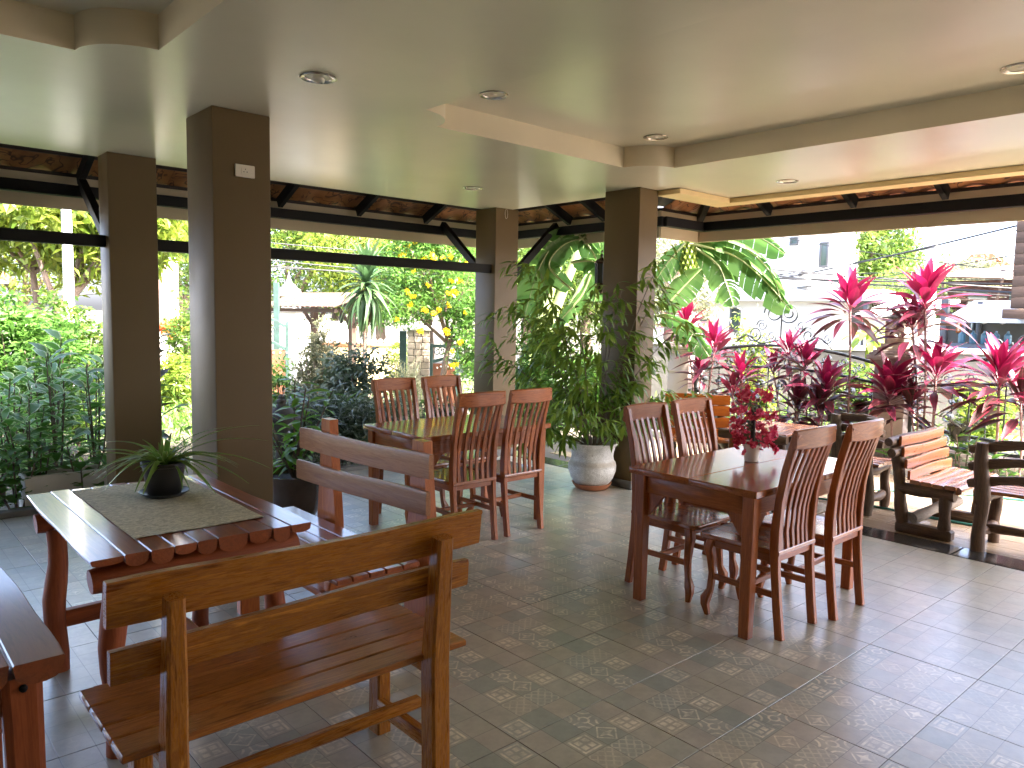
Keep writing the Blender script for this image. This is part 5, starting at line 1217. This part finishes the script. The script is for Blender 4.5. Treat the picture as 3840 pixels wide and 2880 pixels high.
# ---------------------------------------------------------------- fence on the right
FX=8.30
def fpt(x,y): return atx(*z6(x,y),FX)
def pillar(label,y,zt,stone=True):
    t=thing('fence_pillar',(FX,y,-.14),0,label,'pillar','cream fence pillars');h=zt+.14
    part('shaft',B(-.16,.16,-.16,.16,0,h-.16,.006),M['pillar'],t)
    for k,(w_,a,b) in enumerate(((.175,h-.40,h-.37),(.175,h-.16,h-.13),(.195,h-.13,h-.10),(.225,h-.10,h-.05),(.205,h-.05,h-.02),(.18,h-.02,h))): part('moulding',B(-w_,w_,-w_,w_,a+.0005,b,.005),M['pillar'],t)
    if stone:
        part('stone_step',B(-.15,.15,-.15,.15,h+.001,h+.03,.005),M['sand'],t);part('stone_step',B(-.125,.125,-.125,.125,h+.0305,h+.07,.005),M['sand'],t)
        bl=part('relief_block',B(-.10,.10,-.10,.10,h+.0705,h+.30,.004),M['sand'],t)
        part('animal_relief',MB().ball((-.105,.0,h+.14),.045,10,6,.8).ball((-.105,.035,h+.17),.032,8,6).ball((-.105,.05,h+.22),.024,8,6).tube([(-.106,-.04,h+.12),(-.11,-.06,h+.17),(-.106,-.045,h+.20)],.008,5),M['sand'],bl)
        part('relief_frame',B(-.108,-.101,-.095,-.085,h+.085,h+.285,.001),M['sand'],bl);part('relief_frame',B(-.108,-.101,.085,.095,h+.085,h+.285,.001),M['sand'],bl)
        part('stone_step',B(-.13,.13,-.13,.13,h+.3005,h+.33,.005),M['sand'],t)
        part('cap',MB().lathe([(.17,h+.331),(.175,h+.345),(.09,h+.38),(.001,h+.43)],4),M['concrete'],t)
    return t
M['sand']=basic('carved_sandstone',(.50,.43,.33),.8,.25,14,.3)
yA=atx(*z6(20,640),FX).y;yB=(fpt(1300,690).y+fpt(1480,660).y)/2
zA=fpt(20,550).z;zB=fpt(1385,610).z
pillar('first cream fence pillar, just right of the terrace column',yA,zA);pillar('second cream fence pillar with a carved animal block on top',yB,zB)
yC=2*yB-yA-.3;pillar('third cream fence pillar beyond the right picture edge',yC,zB)
pl=thing('fence_plinth',(FX,0,-.14),0,'low cream plinth wall under the iron fence','wall');part('plinth_body',B(-.08,.08,-5,9,0,.38,.01),M['pillar'],pl)
def spiral(turns,r0,r1,n=30,flip=1,ph=0):
    return [Vector((0,(r0+(r1-r0)*i/n)*math.cos(ph+flip*2*PI*turns*i/n),(r0+(r1-r0)*i/n)*math.sin(ph+flip*2*PI*turns*i/n))) for i in range(n+1)]
SPM={f:MB().tube(spiral(1.6,1.0,.25,30,f),.075,6).mesh('scroll',M['iron'],True,60) for f in (1,-1)}
def fence(label,ya,yb,full=True):
    # ya (left) > yb (right); arch-topped wrought iron panel
    t=thing('iron_fence_panel',(FX,(ya+yb)/2,-.14),0,label,'fence','wrought iron fence panels');w_=(ya-yb)/2-.17
    zs=lambda s:(.98+.30*math.cos(s*PI/2)**1.1) if True else 0   # s in -1..1
    def curve(fn,n=24,r=.018): return MB().tube([(0,w_*(2*i/n-1),fn(2*i/n-1)) for i in range(n+1)],r,8)
    z_end=fpt(200,640).z+.14;z_mid=fpt(620,580).z+.14
    top=lambda s:z_end+(z_mid-z_end)*(1-s*s)
    mid=lambda s:.98+.10*(1-s*s)
    low=lambda s:.60-.10*(1-s*s)
    part('top_rail',curve(top,r=.019),M['iron'],t);part('middle_rail',curve(mid,r=.017),M['iron'],t);part('lower_rail',curve(low,r=.019),M['iron'],t)
    part('bottom_rail',curve(lambda s:.40),M['iron'],t)
    part('side_post',B(-.025,.025,-w_-.02,-w_+.02,.38,top(1)+.1,.003),M['iron'],t);part('side_post',B(-.025,.025,w_-.02,w_+.02,.38,top(1)+.1,.003),M['iron'],t)
    nb=17
    for i in range(nb):
        s=-1+2*(i+.5)/nb;y=s*w_;part('baluster',MB().tube([(0,y,low(s)),(0,y,mid(s))],.008,6),M['iron'],t)
        if i%2==0:
            for zz_,f in ((.70,1),(.88,-1)): 
                link('scroll',SPM[f],t,(0,y+.035*f,zz_),(0,0,0),(.5,.062,.062))
    k=12
    for i in range(k):
        s=-1+2*(i+.5)/k;y=s*w_;g_=(top(s)-mid(s));r_=g_*.23
        link('scroll',SPM[1],t,(0,y,mid(s)+g_*.28),(0,0,0),(.3,r_,r_));link('scroll',SPM[-1],t,(0,y+w_/k,mid(s)+g_*.72),(0,0,0),(.3,r_,r_))
        g2=low(s)-.40
        if g2>.05: link('scroll',SPM[1 if i%2 else -1],t,(0,y,.40+g2*.5),(0,0,0),(.4,g2*.42,g2*.42))
    # crest of scrolls above the arch
    ps=[(.14,.50,.175,1,.33),(-.14,.50,.175,-1,.33),(.34,.30,.10,1,.8),(-.34,.30,.10,-1,.8),(.47,.17,.14,-1,.5),(-.47,.17,.14,1,.5),(.16,.12,.10,-1,.5),(-.16,.12,.10,1,.5),(.30,.08,.07,1,.5),(-.30,.08,.07,-1,.5),(.78,.16,.08,1,.5),(-.78,.16,.08,-1,.5)]
    ps=[(a*.72,b_*.72,r_*.72,f,x) for a,b_,r_,f,x in ps]
    for a,b_,r_,f,_ in ps:
        s=a/w_;link('scroll',SPM[f],t,(0,a,top(s)+.02+b_),(0,0,0),(.14,r_,r_))
    part('crest_stem',MB().tube([(0,0,top(0)),(0,0,top(0)+.42)],.010,6),M['iron'],t)
    for f in(-1,1): part('crest_arm',MB().tube(smooth([Vector((0,f*.02,top(0)+.06)),Vector((0,f*.26,top(.25)+.03)),Vector((0,f*.45,top(.45)+.14)),Vector((0,f*.62,top(.6)+.04))],5),.009,6),M['iron'],t)
    return t
fence('arched wrought iron fence panel full of scrolls between the first and second pillars',yA,yB)
fence('arched wrought iron fence panel right of the second pillar',yB,yC)
# thin far fence with spear tops on the concrete wall
# ---------------------------------------------------------------- white modern building
BX=20.0
def bp(u,v): return atx(u,v,BX)
Y0=bp(2380,1200).y;Y1=bp(3092,1000).y;Y2=bp(3260,1200).y
t=thing('white_building',(BX,Y1,-.14),0,'white modern two storey building behind the banana leaves','building')
def by(u): return bp(u,1100).y-Y1
zt=7.5;zl=bp(2700,1092).z+.14;zl2=bp(2700,1122).z+.14
part('upper_wall',MB().prism([(.6,.05),(6,1.75),(6,Y0-Y1),(.6,Y0-Y1)],zl,zt),M['white'],t,smooth=False)
part('band',MB().prism([(0,Y2-Y1-.3),(4,Y2-Y1+.6),(4,Y0-Y1),(0,Y0-Y1)],zl2-.05,zl-.001),M['white'],t,smooth=False)
part('lower_wall',B(.3,6,by(3100),Y0-Y1,0,zl2-.051,0),M['white'],t)
def win(u0,v0,u1,v1,front,fr=.05,mat='glass'):
    a,b=bp(u0,v0),bp(u1,v1);y0,y1=b.y-Y1,a.y-Y1;z0_,z1_=b.z+.14,a.z+.14
    f=MB();f.box(front-.04,front+.02,y0,y1,z1_-fr,z1_,.004);f.box(front-.04,front+.02,y0,y1,z0_,z0_+fr,.004);f.box(front-.04,front+.02,y0,y0+fr,z0_+fr+.001,z1_-fr-.001,.004);f.box(front-.04,front+.02,y1-fr,y1,z0_+fr+.001,z1_-fr-.001,.004)
    w_=part('window',f,M['steel'],t);part('pane',B(front-.02,front-.005,y0+fr,y1-fr,z0_+fr,z1_-fr,0),M[mat],w_);return w_
q4=lambda x,y:(2450+x*.3165,850+y*.3165)
win(*q4(1855,165),*q4(1945,465),.6);win(*q4(490,945),*q4(600,1120),.3);win(*q4(850,955),*q4(960,1250),.3);win(*q4(1495,105),*q4(1595,200),.6)
a,b=bp(*q4(1650,545)),bp(*q4(1765,690));ac=part('air_conditioner',B(.25,.58,b.y-Y1,a.y-Y1,b.z+.14,a.z+.14,.03),M['offwhite'],t)
for k in range(5): z=b.z+.14+.08+k*.08;part('grille_slat',B(.235,.249,b.y-Y1+.05,a.y-Y1-.05,z,z+.02,.002),M['concrete'],ac)
part('ac_bracket',B(.3,.58,b.y-Y1,a.y-Y1,b.z+.05,b.z+.10,.005),M['steel'],t)
a,b=bp(*z6(945,285)),bp(*z6(1215,485))
part('carport_back',B(2.2,2.4,b.y-Y1+.2,a.y-Y1+.9,0,2.05,0),M['greywall'],t)
part('carport_post',B(.1,.22,b.y-Y1+.15,b.y-Y1+.27,0,a.z+.14,.01),M['steel'],t);part('carport_beam',B(.05,.2,b.y-Y1,a.y-Y1,a.z+.08,a.z+.18,.01),M['steel'],t)
part('carport_wall',B(.3,.45,b.y-Y1-.3,by(3100)-.001,0,b.z+.14,0),M['white'],t)
part('awning',MB().sweep([(1.2,b.y-Y1+.6,a.z-.2),(1.2,a.y-Y1-.1,a.z-.2)],(.05,.9)),M['steel'],t)
# small house with pale tiled roof
a,b=bp(*z6(1190,320)),bp(*z6(1425,420))
t=thing('tiled_house',(17.6,atx(*z6(1300,500),17.6).y,-.14),0,'low house with a pale wavy tiled roof beside the white building','house')
def gx(x,y,X=17.6): p=atx(*z6(x,y),X);return p.y-t.location.y,p.z+.14
yl,zl_=gx(1150,390);yr,zr_=gx(1430,420);_,zt_=gx(1300,318,18.8)
part('wall',B(.25,3,yr-.2,yl,0,zl_-.02,0),M['offwhite'],t)
rf=part('roof',MB().add([(-.05,yr-.4,zl_),(-.05,yl+.1,zl_),(2.2,yl+.1,zt_+.1),(2.2,yr-.4,zt_+.1)],[(0,1,2,3)]),M['offwhite'],t,smooth=False)
for k in range(16): yy=yr-.35+(yl-yr+.4)*k/15;part('tile_rib',MB().tube([(-.08,yy,zl_+.02),(2.2,yy,zt_+.12)],.045,6),M['offwhite'],rf)
# cafe with grey walls
X=15.8;o=atx(*z6(1950,600),X)
t=thing('cafe_building',(X,o.y,-.14),0,'open grey walled cafe with three framed pictures under a white awning at the right','building')
def g(x,y,XX=X): p=atx(*z6(x,y),XX);return p.y-o.y,p.z+.14
y0,_=g(2330,500);y1,zt_=g(1720,400);_,zb_=g(1900,590)
part('back_wall',B(.0,.15,y0,y1,0,zt_+.1,0),M['greywall'],t)
part('corner_post',B(-.12,.02,y1-.02,y1+.10,0,zt_+.35,.01),M['steel'],t)
yq,_=g(1925,450);part('door_post',B(-.08,-.001,yq-.04,yq+.04,0,zt_+.3,.01),M['steel'],t)
for k,(xa,ya_,xb,yb_,c_) in enumerate(((1778,422,1808,498,(.5,.42,.25)),(1818,425,1846,508,(.35,.28,.3)),(1864,425,1890,490,(.45,.5,.42)))):
    a0,a1=g(xa,ya_);b0_,b1_=g(xb,yb_);fr_=part('picture_frame',B(-.03,-.001,b0_,a0,b1_,a1,.004),M['os'][0] if k==0 else M['steel'],t);part('print',B(-.036,-.031,b0_+.03,a0-.03,b1_+.03,a1-.03,0),basic('faded_print_%d'%k,c_,.6,.5,7,0),fr_)
ya0,za0=g(1700,405,14.6);ya1,za1=g(2230,325,14.6);yb0,zb0=g(1700,385,16);yb1,zb1=g(2230,300,16)
part('awning',MB().add([(-1.2,ya0,za0),(-1.2,ya1,za0+.0),(.2,ya1,za0+.35),(.2,ya0,za0+.35),(-1.2,ya0,za0-.06),(-1.2,ya1,za0-.06),(.2,ya1,za0+.29),(.2,ya0,za0+.29)],[(0,1,2,3),(4,7,6,5),(0,4,5,1),(0,3,7,4),(1,5,6,2)]),M['white'],t,smooth=False)
for x in (1970,2090): a0,a1=g(x,425);part('wall_lamp',MB().lathe([(.001,a1+.08),(.03,a1+.05),(.09,a1),(.05,a1-.03),(.001,a1-.05)],10,cx=-.15,cy=a0),M['whiteplastic'],t)
a0,a1=g(1960,565);part('counter',B(-.9,-.3,a0-1.2,a0+.3,0,a1,.02),M['steel'],t)
for k in range(5): part('water_bottle',MB().lathe([(.05,a1),(.06,a1+.02),(.06,a1+.16),(.02,a1+.2),(.02,a1+.23)],8,cx=-.6,cy=a0+.2-k*.18),basic('blue_bottle_%d'%k,(.08,.18,.24),.3,0,3,0),t)
# blue tarp roof strip in front
a=atx(*z6(1700,600),13.6);b=atx(*z6(1870,640),13.6);tg=thing('blue_car_cover',(13.9,(a.y+b.y)/2,-.14),0,'pale blue covered car roof low in front of the cafe','cover')
part('cover',MB().loft([[(x,y*.9,z) for x,y,z in ((-.3,-1.0,.0),(-.3,1.0,.0),(-.25,1.0,a.z+.0),(.0,.8,a.z+.14),(.6,.8,a.z+.14),(.9,1.0,a.z-.1),(.9,1.0,0))],[(x,y-2.2,z) for x,y,z in ((-.3,-1.0,.0),(-.3,1.0,.0),(-.25,1.0,a.z+.0),(.0,.8,a.z+.14),(.6,.8,a.z+.14),(.9,1.0,a.z-.1),(.9,1.0,0))]]),basic('blue_cover_cloth',(.30,.42,.60),.6,.1,3,0),tg)
# dark red timber house
X=24.0;o=atx(*z6(1900,250),X);t=thing('timber_house',(X,o.y,-.14),0,'weathered red brown timber house with a low sheet roof behind the cables','house')
def g(x,y,XX=X): p=atx(*z6(x,y),XX);return p.y-o.y,p.z+.14
y1,zt1=g(1655,90);y0,zt0=g(2140,150);_,zb1=g(1800,300)
RW=basic('red_brown_boards',(.06,.026,.02),.8,.4,6,.3);n_=9
for k in range(n_): z=zb1-.8+(zt0-zb1+.8)*k/n_;part('wall_board',B(-.02,.06,y0,y1-.3,z,z+(zt0-zb1+.8)/n_-.02,.005),RW,t)
part('lower_wall',B(.3,.5,y0,y1,0,zb1,0),RW,t)
for k in range(4): yy=y1-.8-k*1.0;wf=part('window',B(-.06,-.021,yy-.6,yy,zb1-.4,zb1+.35,.005),RW,t);part('pane',B(-.07,-.061,yy-.54,yy-.06,zb1-.34,zb1+.29,0),M['glass'],wf)
part('roof',MB().add([(-1.0,y0-.5,zt0-.05),(-1.0,y1+.4,zt0+.1),(3,y1-1,zt1+.25),(3,y0-.5,zt0+.15)],[(0,1,2,3)]),M['pillar'],t,smooth=False)
for k in range(5): yy=y1-.5-k*1.1;part('scaffold_pole',MB().tube([(-1.0,yy,zb1-1.2),(-1.0,yy-.35*(k%2),zt0)],.035,6),M['pg'][2],t)
for k in range(3): part('scaffold_rail',MB().tube([(-1.0,y0,zb1-.6+.6*k),(-1.0,y1,zb1-.5+.6*k)],.03,6),M['pg'][1],t)
# wooden upper storey at the right edge
X=13.9;o=atx(*z6(2170,300),X);y1,zb=g(2125,330,X);y1-=0
p1=atx(*z6(2122,340),X);p0=atx(*z6(2400,340),X);t=thing('wooden_upper_house',(X,p1.y,-.14),0,'brown boarded upper storey overhanging at the right picture edge','house')
z0_=p1.z+.14;W_=p1.y-p0.y
for k in range(18): part('wall_board',B(0,.05,-W_,0,z0_+k*.17,z0_+k*.17+.167,.003),M['pg'][1],t)
part('side_wall',B(.051,3,-.05,0,z0_,z0_+3.1,0),M['pg'][0],t)
part('floor_edge',B(-.1,3,-W_,.08,z0_-.16,z0_-.01,.01),M['pg'][1],t)
part('support_post',B(.3,.5,-.4,-.2,0,z0_-.17,.01),M['concrete'],t)
part('lower_wall',B(1.0,1.2,-W_,-.1,0,z0_-.17,0),M['greywall'],t)
# tree right of building and distant hill trees
tree('round bright green tree behind the white building, under the cables',at2(3200,1200,30,-.14),[(0,0,2.6,2.0,2,1.5),(-.9,0,4.6,2.2,2,1.6),(.3,0,6.0,1.7,2,1.2),(1.2,0,3.2,1.6,2,1.5)],24000,.22,.09,M['leafbrt'],.2,2.0,cl=22,spread=.3)
tree('darker green tree low behind the pale tiled roof',at2(3360,1200,26,-.14),[(0,0,1.8,1.6,2,1.1),(.8,0,2.4,1.1,1.5,.9)],8000,.15,.07,M['leaftree'],.15,1.0,cl=22,spread=.25)
h=tag(cloud('distant_tree_line',M['leafolive'],[(0,0,3,9,6,2.0),(12,0,3.5,9,6,2.6)],3000,.9,.5,None,cl=20,spread=.8,loc=(110,atx(3560,1000,110).y,atx(3560,1000,110).z-4.5)),kind='stuff')
X=130;a=atx(3700,1000,X);t=thing('temple_hall',(X,a.y,-.14),0,'distant hall with stepped orange roofs above the far trees','building')
for k in range(3): part('roof',MB().prism([(-5+k*1.3,a.z+k*.7-.6),(5-k*1.3,a.z+k*.7-.6),(3.2-k*.9,a.z+k*.7+.5),(-3.2+k*.9,a.z+k*.7+.5)],-.5-k,.5+k,0),M['terracotta'],t)
part('wall',B(0,3,-4.5,4.5,0,a.z-.6,0),M['white'],t)
# overhead cables
CB=[((2450,955),(3840,1075),19,19,.3),((2450,985),(3840,1100),19,18,.35),((2480,1000),(3840,1040),18.6,17,.3),((2480,1010),(3840,1055),18.5,17,.3),((2560,1015),(3840,1005),18.4,17,.25),((3060,1000),(3840,850),19,15,.2),((3060,1010),(3840,832),19,15,.2),((3060,900),(3840,1010),19,16,.3),((3060,1060),(3840,940),18,15,.25),((3060,1040),(3840,1090),18,15,.2)]
for i,(a,b,D1,D2,s_) in enumerate(CB):
    A,B_=atd(*a,D1),atd(*b,D2);A=A+(A-B_)*.5;pts=[A.lerp(B_+(B_-A)*.2,k/14)+Vector((0,0,-.35*s_*math.sin(PI*k/14))) for k in range(15)]
    tag(part('power_cable',MB().tube(pts,.009 if i%3 else .018,5),M['cable'],None),['topmost thin cable sloping across the white sky at the right','second thin cable sloping across the white sky at the right','thick cable bundle line just under the tall single cordyline tip','cable running level with the pole mid height at the right','thick cable in the bundle crossing the white building','lower thin cable of the bundle crossing the white building','thin cable rising steeply towards the right edge','upper thin cable falling to the right over the sky','cable crossing in front of the timber house roof','lowest thin cable in front of the timber house'][i],'cable','overhead cables on the right')
CBL=[((1020,965),(1760,1020),19),((1020,985),(1760,1030),19),((1020,992),(1760,1010),19.2),((1020,920),(1760,960),20),((1020,900),(1760,950),20),((0,905),(360,870),19),((0,915),(360,885),19),((-50,1090),(360,1085),19)]
for i,(a,b,D1) in enumerate(CBL):
    A,B_=atd(*a,D1),atd(*b,D1);A=A+(A-B_)*.4;pts=[A.lerp(B_+(B_-A)*.4,k/14)+Vector((0,0,-.12*math.sin(PI*k/14))) for k in range(15)]
    tag(part('power_cable',MB().tube(pts,.014,5),M['cable'],None),['upper strand of the cable bundle over the pergola','middle strand of the cable bundle over the pergola','lower strand of the cable bundle over the pergola','thin cable above the tie beam in the middle opening','highest thin cable near the fascia in the middle opening','upper thin cable in the left opening','lower thin cable in the left opening','thin cable behind the tree trunks in the left opening'][i],'cable','overhead cables on the left')
# ground cover
gc=tag(cloud('ground_cover',M['grass'],[(4,11,0,9,4,.05),(11,6,0,3,8,.05)],16000,.14,.03,None,cl=18,spread=.25,down=.8,loc=(0,0,-.12),shell=.02),kind='stuff')
